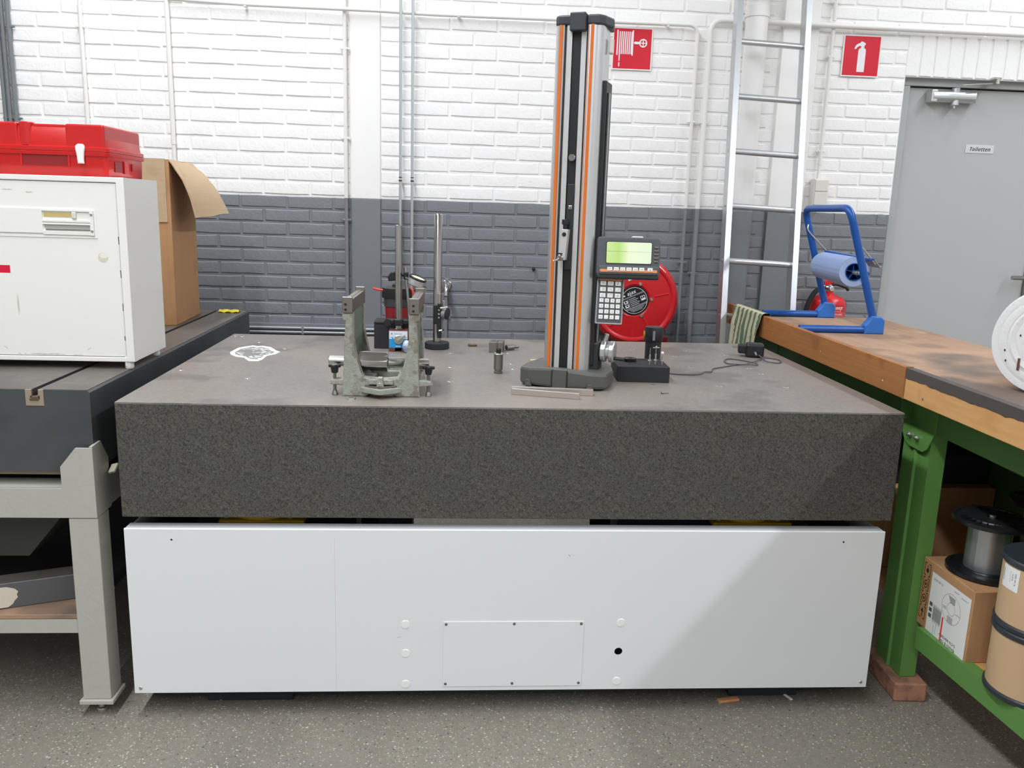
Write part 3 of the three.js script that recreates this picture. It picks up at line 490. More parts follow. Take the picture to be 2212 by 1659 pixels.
// height gauge: local x along its front, local -z backwards
{
  const t = thing('height_gauge', 'tall aluminium height gauge with orange stripes and a dark grey foot', 'gauge', [0.018, GY, -0.302], -0.3735);
  // foot
  const foot = ext([[0.0, 0.004], [0.006, -0.006], [0.03, -0.018], [0.1, -0.03], [0.146, -0.03], [0.21, -0.012], [0.24, 0.0], [0.248, 0.01], [0.252, 0.09], [0.235, 0.15], [0.2, 0.2], [0.06, 0.2], [0.01, 0.15], [-0.002, 0.06]].map(([x, y]) => [x, y - 0.01]), 0.048, 0.008).rotateX(-Math.PI / 2).translate(0, 0.004, 0);
  { const p = foot.attributes.position; for (let i = 0; i < p.count; i++) { const x = p.getX(i), y = p.getY(i); if (y > 0.03) p.setY(i, y + 0.008 * Math.exp(-Math.pow((x - 0.11) / 0.07, 2)) - 0.004 * sm(0.15, 0.25, x)); } }
  const base = obj('base', [foot], M.gaugeBase, t);
  obj('centre_rib', box(0.042, 0.054, 0.03, 0.124, 0.0315, 0.028, 0.003), M.gaugeBase, base);
  for (const x of [0.102, 0.146]) obj('seam', box(0.003, 0.05, 0.004, x, 0.03, 0.0415, 0.001), M.unitDark, base);
  for (const [x, z, r] of [[0.032, 0.029, -0.25], [0.206, 0.024, 0.5]]) {
    obj('boss', ext([[-0.012, 0], [0.012, 0], [0.005, 0.018], [-0.005, 0.018]], 0.006, 0.0015).rotateY(r).translate(x, 0.002, z), M.gaugeBase, base);
    obj('boss_screw', cyl([x, 0.008, z + 0.0055], [x, 0.008, z + 0.0075], 0.003, 12), M.steelDark, base);
  }
  each('air_pad', [cyl([0.03, 0, -0.03], [0.03, 0.006, -0.03], 0.02), cyl([0.22, 0, -0.03], [0.22, 0.006, -0.03], 0.02), cyl([0.12, 0, -0.17], [0.12, 0.006, -0.17], 0.02)], M.steelDark, base);
  // column: rounded extrusion with a channel
  const y0 = 0.048, y1 = 0.966, zf = -0.012;
  const L = y1 - y0, up = (g) => g.rotateX(-Math.PI / 2).translate(0, y0, 0);
  const smooth = (p) => p.flatMap((a, i) => { const q = p[(i + p.length - 1) % p.length], b = p[(i + 1) % p.length], dot = (a[0] - q[0]) * (b[0] - a[0]) + (a[1] - q[1]) * (b[1] - a[1]), l = Math.hypot(a[0] - q[0], a[1] - q[1]) * Math.hypot(b[0] - a[0], b[1] - a[1]); if (dot / l < 0.6) return [a]; const m = (u, v, t) => [u[0] + (v[0] - u[0]) * t, u[1] + (v[1] - u[1]) * t], s = m(a, q, 0.3), e = m(a, b, 0.3); return [s, m(m(s, a, 0.5), m(a, e, 0.5), 0.5), e]; });
  const prof = [[0.057, 0.03], [0.058, 0.018], [0.063, 0.008], [0.07, 0.001], [0.086, 0.0], [0.0862, 0.006], [0.092, 0.006], [0.0922, 0.002], [0.107, 0.002], [0.107, 0.014], [0.132, 0.014], [0.132, 0.002], [0.1455, 0.002], [0.146, 0.006], [0.1495, 0.006], [0.15, 0.0], [0.166, 0.001], [0.178, 0.006], [0.186, 0.014], [0.19, 0.024], [0.19, 0.098], [0.182, 0.108], [0.065, 0.108], [0.057, 0.1]];
  const col = obj('column', toCreasedNormals(up(ext(smooth(prof), L)), 0.5).translate(0, 0, zf), M.alu, t);
  obj('guide_rail', up(ext([[0.094, 0.0005], [0.107, 0.0005], [0.107, 0.004], [0.094, 0.004]], L)).translate(0, 0, zf), M.aluLight, col);
  obj('guide_rail', up(ext([[0.132, 0.0005], [0.145, 0.0005], [0.145, 0.004], [0.132, 0.004]], L)).translate(0, 0, zf), M.aluLight, col);
  for (const [a, b] of [[0.0725, 0.0797], [0.0808, 0.0823], [0.1512, 0.1527], [0.1567, 0.1648]]) obj('orange_stripe', up(ext([[a, -0.0006], [b, -0.0004], [b, 0.003], [a, 0.003]], L)).translate(0, 0, zf + 0.0004), M.orange, col);
  for (const [a, b] of [[0.0866, 0.0916], [0.1462, 0.149]]) obj('groove', up(ext([[a, 0.0045], [b, 0.0045], [b, 0.007], [a, 0.007]], L)).translate(0, 0, zf), M.unitDark, col);
  obj('belt', span(0.1075, 0.1315, y0 + 0.003, y1, zf - 0.012, zf - 0.006, 0.001), M.black, col);
  obj('side_cover', [span(0.188, 0.2, 0.06, 0.83, zf - 0.1, zf - 0.026, 0.004), span(0.2, 0.203, 0.06, 0.80, zf - 0.075, zf - 0.04, 0.001)], M.black, t);
  obj('side_rail', span(0.2025, 0.205, 0.06, 0.8, zf - 0.056, zf - 0.051), M.alu, t);
  const cap = obj('top_cap', [up(ext([[0.056, 0.03], [0.06, 0.008], [0.07, -0.002], [0.1, -0.003], [0.101, 0.004], [0.147, 0.004], [0.148, -0.003], [0.178, -0.001], [0.192, 0.016], [0.205, 0.06], [0.196, 0.112], [0.06, 0.112]], 0.026, 0.005)).translate(0, y1 - y0 - 0.002, zf)], M.gaugeCap, t);
  obj('belt_cover', box(0.043, 0.046, 0.03, 0.124, 0.97, zf + 0.003, 0.004), M.gaugeCap, cap);
  obj('wall_hook', [box(0.012, 0.04, 0.022, 0.2, 0.92, zf - 0.06, 0.005)], M.beige, t);
  // carriage
  const car = obj('carriage', span(0.1115, 0.1315, 0.33, 0.56, zf - 0.009, zf + 0.004, 0.002), M.unitDark, t);
  obj('stop_knob', latheOn([[0, 0], [0.009, 0], [0.0095, 0.002], [0.0095, 0.011], [0.008, 0.013], [0, 0.013]], [0.121, 0.629, zf - 0.006], [0.121, 0.629, zf + 0.01], 24), M.steel, car);
  obj('square_nut', [box(0.011, 0.011, 0.004, 0.1225, 0.498, zf + 0.005, 0.001), cyl([0.1225, 0.498, zf + 0.006], [0.1225, 0.498, zf + 0.009], 0.0035, 12)], M.steel, car);
  obj('clamp_knob', [cyl([0.1135, 0.452, zf + 0.016], [0.1135, 0.466, zf + 0.016], 0.0095, 20), cyl([0.1135, 0.44, zf + 0.016], [0.1135, 0.453, zf + 0.016], 0.006, 14)], M.black, car);
  const hold = obj('probe_holder', box(0.0175, 0.083, 0.026, 0.113, 0.398, zf + 0.016, 0.0015, [0, 0, -0.07]), M.aluLight, car);
  obj('screw', cyl([0.1145, 0.426, zf + 0.027], [0.1145, 0.426, zf + 0.031], 0.0058, 18), M.black, hold);
  obj('set_screw', box(0.012, 0.004, 0.006, 0.106, 0.374, zf + 0.03, 0.001), M.black, hold);
  obj('probe', [cyl([0.107, 0.363, zf + 0.012], [0.107, 0.363, zf + 0.038], 0.0085, 20), cyl([0.107, 0.362, zf + 0.036], [0.104, 0.358, zf + 0.05], 0.0045, 14)], M.steel, hold);
  obj('stylus', [cyl([0.104, 0.358, zf + 0.048], [0.096, 0.355, zf + 0.054], 0.0018, 10), new THREE.SphereGeometry(0.003, 12, 8).translate(0.095, 0.3548, zf + 0.055)], M.chrome, hold);
  // hand wheel at the side
  obj('drive_housing', [box(0.026, 0.085, 0.06, 0.2, 0.085, zf - 0.06, 0.006), cyl([0.195, 0.098, zf - 0.06], [0.222, 0.098, zf - 0.06], 0.024, 24)], M.unitDark, t);
  const wh = obj('hand_wheel', [latheOn([[0, 0], [0.029, 0], [0.0305, 0.002], [0.0305, 0.012], [0.029, 0.014], [0.02, 0.015], [0.02, 0.022], [0.029, 0.024], [0.0305, 0.026], [0.0305, 0.036], [0.028, 0.0385], [0.014, 0.04], [0, 0.04]], [0.216, 0.1, zf - 0.06], [0.3, 0.1, zf - 0.06], 40)], M.alu, t);
  obj('crank_pin', cyl([0.25, 0.084, zf - 0.048], [0.285, 0.083, zf - 0.048], 0.0052, 14), M.black, wh);
  obj('clamp_lever', [cyl([0.224, 0.128, zf - 0.06], [0.23, 0.15, zf - 0.06], 0.008, 18, 0.0065)], M.zinc, wh);
  // display unit and keypad on an arm beside the column (turned back to face the room)
  const keyArt = paint(512, 512, (g) => {
    g.fillStyle = '#efeeea'; g.fillRect(0, 0, 512, 512); g.textAlign = 'center'; g.textBaseline = 'middle';
    const put = (i, s, f, c = '#77777a') => { const x = (i % 8) * 64 + 32, y = Math.floor(i / 8) * 64 + 32; g.fillStyle = c; g.font = f; g.fillText(s, x, y); };
    ['F1', 'F2', 'F3', 'F4', 'F5', 'F6'].forEach((s, i) => put(i, s, '32px sans-serif'));
    [...'789f456•123x0.+−'].forEach((s, i) => put(16 + i, s, '40px sans-serif'));
    g.strokeStyle = '#77777a'; g.lineWidth = 3; g.fillStyle = '#55565a';
    const at = (i) => [(i % 8) * 64 + 32, Math.floor(i / 8) * 64 + 32];
    let [x, y] = at(6); g.fillRect(x - 14, y + 8, 28, 4); g.beginPath(); g.moveTo(x - 8, y + 8); g.lineTo(x, y - 6); g.lineTo(x + 8, y + 8); g.fill();
    [x, y] = at(7); g.beginPath(); g.arc(x, y, 12, 0, 6.3); g.moveTo(x - 8, y - 8); g.lineTo(x + 10, y + 10); g.stroke();
    [x, y] = at(8); for (const k of [-12, 0, 12]) g.fillRect(x - 18, y + k, 36, 3);
    [x, y] = at(9); g.lineWidth = 6; g.strokeStyle = '#222'; g.beginPath(); g.arc(x + 14, y, 20, 2.3, 4.0); g.stroke(); g.lineWidth = 3; g.strokeStyle = '#77777a';
    [x, y] = at(10); g.beginPath(); g.arc(x + 2, y, 13, -2.5, 2.5); g.moveTo(x - 10, y - 2); g.lineTo(x + 4, y - 2); g.stroke();
    [x, y] = at(11); g.beginPath(); g.moveTo(x - 16, y - 14); g.lineTo(x - 4, y); g.lineTo(x + 4, y - 8); g.lineTo(x + 8, y + 4); g.stroke(); g.fillRect(x + 4, y + 12, 14, 3);
    [x, y] = at(12); g.beginPath(); g.arc(x, y - 2, 12, -1.5, 1.6); g.lineTo(x - 10, y + 14); g.stroke();
    [x, y] = at(13); g.beginPath(); g.arc(x - 2, y, 12, 1.0, 5.3); g.stroke(); g.fillRect(x, y - 4, 20, 4); g.fillRect(x - 16, y + 16, 30, 3);
    [x, y] = at(14); g.fillRect(x - 12, y - 16, 3, 32); g.fillRect(x - 4, y - 14, 22, 3);
    [x, y] = at(15); g.beginPath(); g.arc(x, y, 13, -2, 2); g.stroke(); g.fillRect(x - 18, y - 2, 22, 5); g.beginPath(); g.moveTo(x + 8, y); g.lineTo(x, y - 6); g.lineTo(x, y + 6); g.fill();
  });
  const keyMat = new THREE.MeshStandardMaterial({ map: keyArt, roughness: 0.45 });
  const key = (w, h, x, y, z, cell) => {
    const g = flat(new RoundedBoxGeometry(w, h, 0.004, 1, 0.0012)), p = g.attributes.position, n = g.attributes.normal, u = g.attributes.uv;
    const cx = (cell % 8) * 64, cy = Math.floor(cell / 8) * 64;
    for (let i = 0; i < p.count; i++) { if (n.getZ(i) > 0.7) u.setXY(i, (cx + 2 + 60 * (p.getX(i) / w + 0.5)) / 512, 1 - (cy + 62 - 60 * (p.getY(i) / h + 0.5)) / 512); else u.setXY(i, 0.97, 0.02); }
    return g.translate(x, y, z);
  };
  const un = new THREE.Group(); un.name = 'display_unit'; t.add(un);
  const c = Math.cos(-0.3735), s2 = Math.sin(-0.3735), dx = 0.3 - 0.018, dz = -0.262 + 0.302;  // world offset of the unit centre
  un.position.set(c * dx - s2 * dz, 0.368, s2 * dx + c * dz); un.rotation.set(-0.1, 0.3735 - 0.04, 0, 'YXZ');
  obj('housing', [ext(rrect(-0.087, 0.087, -0.052, 0.054, 0.009), 0.046, 0.004).translate(0, 0, -0.03), box(0.166, 0.026, 0.02, 0, -0.036, 0.012, 0.006)], M.unit, un);
  obj('housing_edge', [box(0.172, 0.014, 0.03, 0, -0.0535, 0.003, 0.005)], M.unitDark, un);
  const lcdArt = paint(512, 256, (g, w, h) => { const gr = g.createLinearGradient(0, 0, w, 0); gr.addColorStop(0, '#cfe8a0'); gr.addColorStop(0.28, '#bfe283'); gr.addColorStop(0.5, '#eefad8'); gr.addColorStop(1, '#e6f6d8'); g.fillStyle = gr; g.fillRect(0, 0, w, h); g.fillStyle = 'rgba(60,70,30,.65)'; g.fillRect(0, h * 0.44, w * 0.45, 3); g.fillStyle = 'rgba(150,140,60,.6)'; g.fillRect(w * 0.4, h * 0.445, w * 0.6, 3); });
  const lcd = new THREE.MeshStandardMaterial({ color: 0x1c1f18, map: lcdArt, emissive: 0xffffff, emissiveMap: lcdArt, emissiveIntensity: 0.9, roughness: 0.25 });
  obj('screen', [ext(rrect(-0.063, 0.0635, -0.0185, 0.0415, 0.004), 0.0018).translate(0, 0, 0.0155)], M.black, un);
  { const sg = new THREE.ShapeGeometry(new THREE.Shape(rrect(-0.0615, 0.062, -0.017, 0.04, 0.004).map(p => new THREE.Vector2(...p)))).translate(0, 0, 0.0178), p = sg.attributes.position, u = sg.attributes.uv; for (let i = 0; i < p.count; i++) u.setXY(i, (p.getX(i) + 0.0615) / 0.1235, (p.getY(i) + 0.017) / 0.057); obj('screen_glow', sg, lcd, un, true); }
  for (let k = 0; k < 5; k++) obj('side_button', box(0.013, 0.006, 0.005, 0.0755, 0.028 - k * 0.0097, 0.0165, 0.0024), M.steelDark, un);
  obj('orange_strip', ext(rrect(-0.079, 0.079, -0.0415, -0.034, 0.0036), 0.001).translate(0, 0, 0.022), mat(0xf0935a, 0.5), un);
  [-0.052, -0.034, -0.0165, 0.001, 0.0185, 0.036, 0.059].forEach((x, i) => obj('key', key(0.0142, 0.0098, x, -0.0335, 0.0235, i), keyMat, un, true));
  obj('battery_cover', [ext([[-0.02, 0], [0.017, 0], [0.012, 0.006], [-0.014, 0.006]], 0.03, 0.002).translate(0.027, 0.052, -0.03)], M.plastic, un);
  obj('arm', [box(0.09, 0.05, 0.016, -0.07, -0.01, -0.036, 0.004)], M.black, un);
  const pad = new THREE.Group(); pad.name = 'keypad'; t.add(pad);
  const px = 0.255 - 0.018, pz = -0.26 + 0.302; pad.position.set(c * px - s2 * pz, 0.247, s2 * px + c * pz); pad.scale.setScalar(1.08); pad.rotation.set(-0.12, 0.3735 - 0.03, -0.022, 'YXZ');
  obj('keypad_case', [ext(rrect(-0.0355, 0.0355, -0.0605, 0.0605, 0.003), 0.022, 0.002).translate(0, 0, -0.018)], M.unit, pad);
  obj('keypad_rim', [ext(rrect(-0.0345, 0.0345, -0.0595, 0.058, 0.003), 0.0012, 0, [rrect(-0.0322, 0.0322, -0.0565, 0.056, 0.002).reverse()]).translate(0, 0, 0.0042)], mat(0xa9abad, 0.5), pad);
  obj('keypad_tab', box(0.016, 0.004, 0.012, -0.012, 0.0615, -0.004, 0.001), M.unit, pad);
  obj('orange_strip', box(0.058, 0.004, 0.001, 0, 0.0535, 0.0045, 0.0004), mat(0xf0935a, 0.5), pad);
  for (let r = 0; r < 3; r++) for (let k = 0; k < 3; k++) obj('key', key(0.0148, 0.0112, (k - 1) * 0.0192, 0.0445 - r * 0.0155, 0.0055, 7 + r * 3 + k), keyMat, pad, true);
  for (let r = 0; r < 4; r++) for (let k = 0; k < 4; k++) obj('key', key(0.0108, 0.0104, (k - 1.5) * 0.0143, 0.0005 - r * 0.0142, 0.0055, 16 + r * 4 + k), keyMat, pad, true);
}
// parallel-rail balancing stand
{
  const t = thing('balancing_stand', 'grey-green cast balancing stand with two upright ways', 'stand', [-0.362, GY, -0.1], -0.02);
  const up = (s) => { // upright seen from the front: straight outside, curved inside
    const o = [[0.1, 0.0], [0.098, 0.05], [0.096, 0.1], [0.0935, 0.15], [0.09, 0.196], [0.096, 0.199], [0.0985, 0.206], [0.0985, 0.217], [0.0705, 0.217], [0.071, 0.15], [0.066, 0.12], [0.058, 0.085], [0.05, 0.06], [0.044, 0.05], [0.0, 0.046], [0.0, 0.006], [0.03, 0.006], [0.04, 0.0]];
    return ext((s < 0 ? o.map(([x, y]) => [-x, y]) : o.slice().reverse()), 0.03, 0.003).translate(0, 0, -0.03);
  };
  const fr = obj('frame', [up(-1), up(1), up(-1).translate(0, 0, -0.215), up(1).translate(0, 0, -0.215), span(-0.098, -0.03, 0.0, 0.03, -0.21, -0.02, 0.004), span(0.03, 0.098, 0.0, 0.03, -0.21, -0.02, 0.004)], M.cast, t);
  for (const s of [-1, 1]) {
    const w = obj('web', ext([[0.02, 0.02], [0.285, 0.02], [0.27, 0.06], [0.25, 0.12], [0.238, 0.18], [0.234, 0.217], [0.02, 0.217]], 0.012, 0.002, [rrect(0.146, 0.196, 0.058, 0.108, 0.006).reverse()]).rotateY(Math.PI / 2).translate(s * 0.082 - 0.006, 0, 0), M.castGreen, fr);
    const r = obj('rail', [span(s * 0.084 - 0.0115, s * 0.084 + 0.0115, 0.217, 0.252, -0.238, -0.003, 0.0015), span(s * 0.084 - 0.0035, s * 0.084 + 0.0035, 0.25, 0.2535, -0.237, -0.003, 0.0008)], M.steelDark, t);
    obj('end_plate', box(0.027, 0.042, 0.006, s * 0.0845, 0.238, 0.0005, 0.0025), M.steelDark, r);
    obj('end_plate', box(0.027, 0.046, 0.006, s * 0.084, 0.24, -0.24, 0.0025), M.steelDark, r);
    for (const y of [0.226, 0.2395]) obj('bolt', [cyl([s * 0.086 - 0.003, y, 0.001], [s * 0.086 - 0.003, y, 0.0042], 0.0034, 14)], M.black, r);
    const ear = obj('ear', [ext(s < 0 ? [[-0.134, 0.034], [-0.09, 0.03], [-0.09, 0.05], [-0.13, 0.046]] : [[0.134, 0.034], [0.13, 0.046], [0.09, 0.05], [0.09, 0.03]], 0.03, 0.003).translate(0, -0.004, -0.034)], M.cast, t);
    const sc = obj('levelling_screw', [cyl([s * 0.122, 0.008, -0.018], [s * 0.122, 0.066, -0.018], 0.0042, 12), cyl([s * 0.122, 0, -0.018], [s * 0.122, 0.012, -0.018], 0.0085, 16, 0.0055)], M.steelDark, ear);
    const kn = Array.from({ length: 40 }, (_, i) => { const a = i / 40 * 2 * Math.PI, q = 0.0125 + 0.0035 * Math.cos(4 * a); return [q * Math.cos(a), q * Math.sin(a)]; });
    obj('star_knob', [ext(kn, 0.008, 0.002).rotateX(-Math.PI / 2).translate(s * 0.122, 0.072, -0.018), cyl([s * 0.122, 0.058, -0.018], [s * 0.122, 0.074, -0.018], 0.0085, 18, 0.0105)], M.black, ear);
  }
  const nose = obj('nose', [ext([[-0.052, 0.004], [-0.04, 0.016], [0, 0.04], [0.04, 0.016], [0.052, 0.004], [0.04, -0.03], [-0.04, -0.03]].map(([x, y]) => [x, -y]).reverse(), 0.014, 0.002).rotateX(-Math.PI / 2).scale(1, 1, 1).translate(0, 0.012, 0)], M.cast, t);
  obj('nose_rim', ext([[-0.042, 0.0], [0, 0.03], [0.042, 0.0], [0.034, -0.02], [-0.034, -0.02]].map(([x, y]) => [x, -y]).reverse(), 0.005, 0.001).rotateX(-Math.PI / 2).translate(0, 0.026, 0), M.steelDark, nose);
  obj('level_block', [box(0.064, 0.014, 0.022, 0, 0.041, 0.002, 0.003), ext([[-0.009, 0], [0.009, 0], [0.006, 0.024], [-0.006, 0.024]], 0.022, 0.002).translate(0, 0.031, 0.004)], M.cast, nose);
  obj('screw', cyl([0, 0.037, 0.025], [0, 0.037, 0.0275], 0.005, 14), M.zinc, nose);
  each('cross_bar', [span(-0.07, 0.07, 0.006, 0.038, -0.03, -0.014, 0.003), span(-0.07, 0.07, 0.0, 0.03, -0.225, -0.2, 0.003)], M.cast, t);
}
{
  const t = tag(obj('stepped_shaft', latheOn([[0, 0], [0.0132, 0], [0.0145, 0.0015], [0.0145, 0.072], [0.027, 0.073], [0.0295, 0.076], [0.0295, 0.152], [0.028, 0.155], [0.0157, 0.156], [0.0145, 0.158], [0.0145, 0.264], [0.0135, 0.265], [0, 0.265]], [-0.505, GY + 0.081, -0.17], [-0.235, GY + 0.075, -0.175], 36), M.steel), 'shiny stepped steel shaft lying across the balancing stand', 'shaft');
}
tag(obj('washer', lathe([[0.006, 0.0], [0.006, 0.003], [0.0125, 0.003], [0.013, 0.002], [0.013, 0], [0.006, 0]], 28).translate(-0.436, GY, -0.072), M.zinc), 'flat steel washer on the granite before the left foot of the stand', 'washer');
// dial indicator on magnetic base
{
  const t = thing('indicator_stand', 'magnetic indicator stand with a blue faced switch and steel pole', 'stand', [-0.366, GY, -0.83], 0.02);
  const art = paint(256, 300, (g, w, h) => { g.fillStyle = '#d9e3e8'; g.fillRect(0, 0, w, h); g.fillStyle = '#1f9ad6'; g.fillRect(0, 140, w, 160); g.beginPath(); g.moveTo(0, 100); g.lineTo(60, 120); g.lineTo(60, 150); g.lineTo(0, 150); g.fill(); g.fillStyle = '#d9e3e8'; g.fillRect(0, 96, 40, 44); g.fillStyle = '#1f7fc0'; g.font = 'bold 26px sans-serif'; g.fillText('KANETEC', 70, 60); g.fillText('ON', 205, 120); g.fillText('OFF', 14, 124); g.beginPath(); g.arc(36, 50, 12, 0, 7); g.fill(); g.fillStyle = '#bfe3f2'; g.fillRect(90, 262, 70, 20); });
  const b = obj('magnet_block', [span(-0.0325, 0.0325, 0.012, 0.072, -0.05, 0.034, 0.002), span(-0.0325, -0.011, 0.0, 0.014, -0.05, 0.034, 0.0015), span(0.011, 0.0325, 0.0, 0.014, -0.05, 0.034, 0.0015)], M.maroon, t);
  obj('face_plate', decal(0.062, 0.057, 0, 0.042, 0.0345), new THREE.MeshStandardMaterial({ map: art, roughness: 0.4 }), b, true);
  obj('switch', [cyl([0.002, 0.042, 0.034], [0.002, 0.042, 0.042], 0.016, 28), box(0.034, 0.009, 0.008, 0.01, 0.048, 0.046, 0.002, [0, 0, 0.6])], M.zinc, b);
  obj('pole', [cyl([-0.001, 0.072, 0], [-0.001, 0.425, 0], 0.0118, 28), cyl([-0.001, 0.072, 0], [-0.001, 0.077, 0], 0.017, 24)], M.steel, t);
  const cl = obj('clamp', [cyl([-0.001, 0.086, 0], [-0.001, 0.108, 0], 0.0185, 24), box(0.075, 0.018, 0.018, 0.006, 0.098, -0.002, 0.005)], M.black, t);
  obj('wing_knob', [ext([[0, -0.008], [-0.022, -0.014], [-0.028, 0.004], [-0.018, 0.018], [-0.004, 0.012]].reverse(), 0.01, 0.003).translate(-0.024, 0.094, 0.0)], M.black, cl);
  const rod = obj('fine_rod', cyl([0.038, 0.09, 0.0], [0.021, 0.285, 0.0], 0.0052, 16), M.steel, t);
  obj('rod_joint', box(0.016, 0.026, 0.016, 0.024, 0.256, 0, 0.004), M.black, rod);
  obj('wing_knob', [ext([[0, -0.012], [-0.03, -0.016], [-0.034, 0.0], [-0.022, 0.016], [-0.006, 0.02]].reverse(), 0.01, 0.004).translate(-0.006, 0.25, -0.03), cyl([-0.006, 0.256, -0.024], [0.03, 0.256, -0.008], 0.004, 10)], M.black, rod);
  const dg = new THREE.Group(); dg.name = 'dial_indicator'; dg.position.set(0.062, 0.244, 0.006); dg.rotation.set(0.12, 0, -0.36); t.add(dg);
  obj('dial_case', lathe([[0, -0.022], [0.02, -0.022], [0.028, -0.018], [0.029, 0.0], [0.0285, 0.003], [0, 0.003]], 32), M.alu, dg);
  obj('bezel', lathe([[0.0255, 0.003], [0.03, 0.002], [0.031, 0.006], [0.029, 0.01], [0.0258, 0.0085], [0.0255, 0.003]], 32), M.black, dg);
  obj('dial_face', cyl([0, 0.003, 0], [0, 0.0045, 0], 0.0256, 32), mat(0xe9e3c9, 0.4), dg);
  obj('dial_stem', [cyl([0.026, -0.01, 0], [0.04, -0.011, 0], 0.0045, 12), cyl([-0.04, -0.008, 0], [-0.026, -0.008, 0], 0.004, 12)], M.steelDark, dg);
}
{
  const t = thing('plastic_bulb', 'small clear plastic bulb with blue stripes before the magnetic stand', 'bulb', [-0.337, GY, -0.782]);
  obj('bulb', lathe([[0, 0], [0.006, 0.001], [0.011, 0.008], [0.0135, 0.02], [0.011, 0.034], [0.006, 0.041], [0, 0.043]], 20), mat(0xc4ccd6, 0.3), t);
  for (let k = 0; k < 5; k++) obj('stripe', box(0.0018, 0.016, 0.0012, 0.0135 * Math.sin(-0.8 + k * 0.3), 0.017, 0.0135 * Math.cos(-0.8 + k * 0.3), 0.0004), mat(0x5b79b8, 0.5), t);
}
tag(obj('black_box', [span(-0.453, -0.318, GY, GY + 0.085, -0.955, -0.853, 0.002), span(-0.4535, -0.3175, GY + 0.0865, GY + 0.094, -0.9555, -0.8525, 0.002)], M.blackMatte), 'black lidded box behind the magnetic indicator stand', 'box');
{
  const t = thing('clamp_pot', 'red and black pot with a clamped lid behind the black box', 'pot', [-0.386, GY, -1.02]);
  obj('pot', lathe([[0, 0], [0.034, 0], [0.037, 0.004], [0.043, 0.13], [0.044, 0.15], [0, 0.15]], 36), M.redDark, t);
  obj('collar', lathe([[0.0442, 0.13], [0.0465, 0.131], [0.048, 0.17], [0.044, 0.172], [0, 0.172]], 36), mat(0x3b3e40, 0.5), t);
  const lid = obj('lid', [lathe([[0, 0.16], [0.053, 0.16], [0.055, 0.166], [0.053, 0.196], [0.03, 0.203], [0, 0.203]], 8, 0.4), box(0.03, 0.012, 0.05, 0, 0.206, 0, 0.003)], M.black, t);
  obj('handle', [...tube([[-0.05, 0.188, 0.02], [-0.062, 0.19, 0.03], [-0.082, 0.196, 0.035]], 0.0042, 0.02)], mat(0xe2573f, 0.5), lid);
  obj('handle', [...tube([[0.05, 0.2, 0.02], [0.058, 0.19, 0.024], [0.06, 0.175, 0.024]], 0.0042, 0.02)], mat(0xe2573f, 0.5), lid);
}
// comparator stand with dial bore gauge
{
  const t = thing('comparator_stand', 'thick chrome post on a round black base with a small dial gauge', 'stand', [-0.236, GY, -0.885]);
  obj('base', lathe([[0, 0], [0.041, 0], [0.043, 0.002], [0.043, 0.02], [0.041, 0.0225], [0, 0.0225]], 40), M.blackMatte, t);
  obj('column', latheOn([[0, 0], [0.0145, 0], [0.0145, 0.44], [0.013, 0.443], [0, 0.443]], [0, 0.022, 0], [0, 0.47, 0], 32), M.steel, t);
  const b = obj('bracket', [box(0.024, 0.068, 0.034, -0.002, 0.122, 0.01, 0.004), box(0.016, 0.12, 0.008, 0.008, 0.1, 0.024, 0.002)], M.black, t);
  obj('spindle', [cyl([0.0065, 0.16, 0.022], [0.0065, 0.195, 0.022], 0.0055, 14), cyl([0.0065, 0.195, 0.022], [0.0065, 0.2, 0.022], 0.003, 10)], M.zinc, b);
  each('bracket_screw', [[0.112], [0.124], [0.138]].map(([y]) => cyl([0.006, y, 0.028], [0.006, y, 0.032], 0.003, 10)), M.zinc, b);
  const d = obj('dial', [along(lathe([[0, -0.01], [0.017, -0.01], [0.0195, -0.006], [0.0195, 0.006], [0, 0.007]], 28), V(0.026, 0.125, 0.014), V(0.9, 0.05, 0.35))], M.alu, t);
  obj('dial_bezel', [along(lathe([[0.0, 0.0065], [0.0185, 0.0065], [0.0205, 0.008], [0.0205, 0.012], [0.018, 0.013], [0, 0.012]], 28), V(0.026, 0.125, 0.014), V(0.9, 0.05, 0.35))], M.blackMatte, d);
  obj('dial_stem', [cyl([0.022, 0.142, 0.014], [0.022, 0.17, 0.014], 0.0045, 12), cyl([0.022, 0.075, 0.016], [0.022, 0.108, 0.016], 0.0028, 10), cyl([0.006, 0.066, 0.03], [0.018, 0.068, 0.03], 0.0035, 10)], M.zinc, d);
  obj('clamp_screw', cyl([0.01, 0.145, 0.03], [0.036, 0.149, 0.028], 0.0035, 10), M.zinc, d);
}
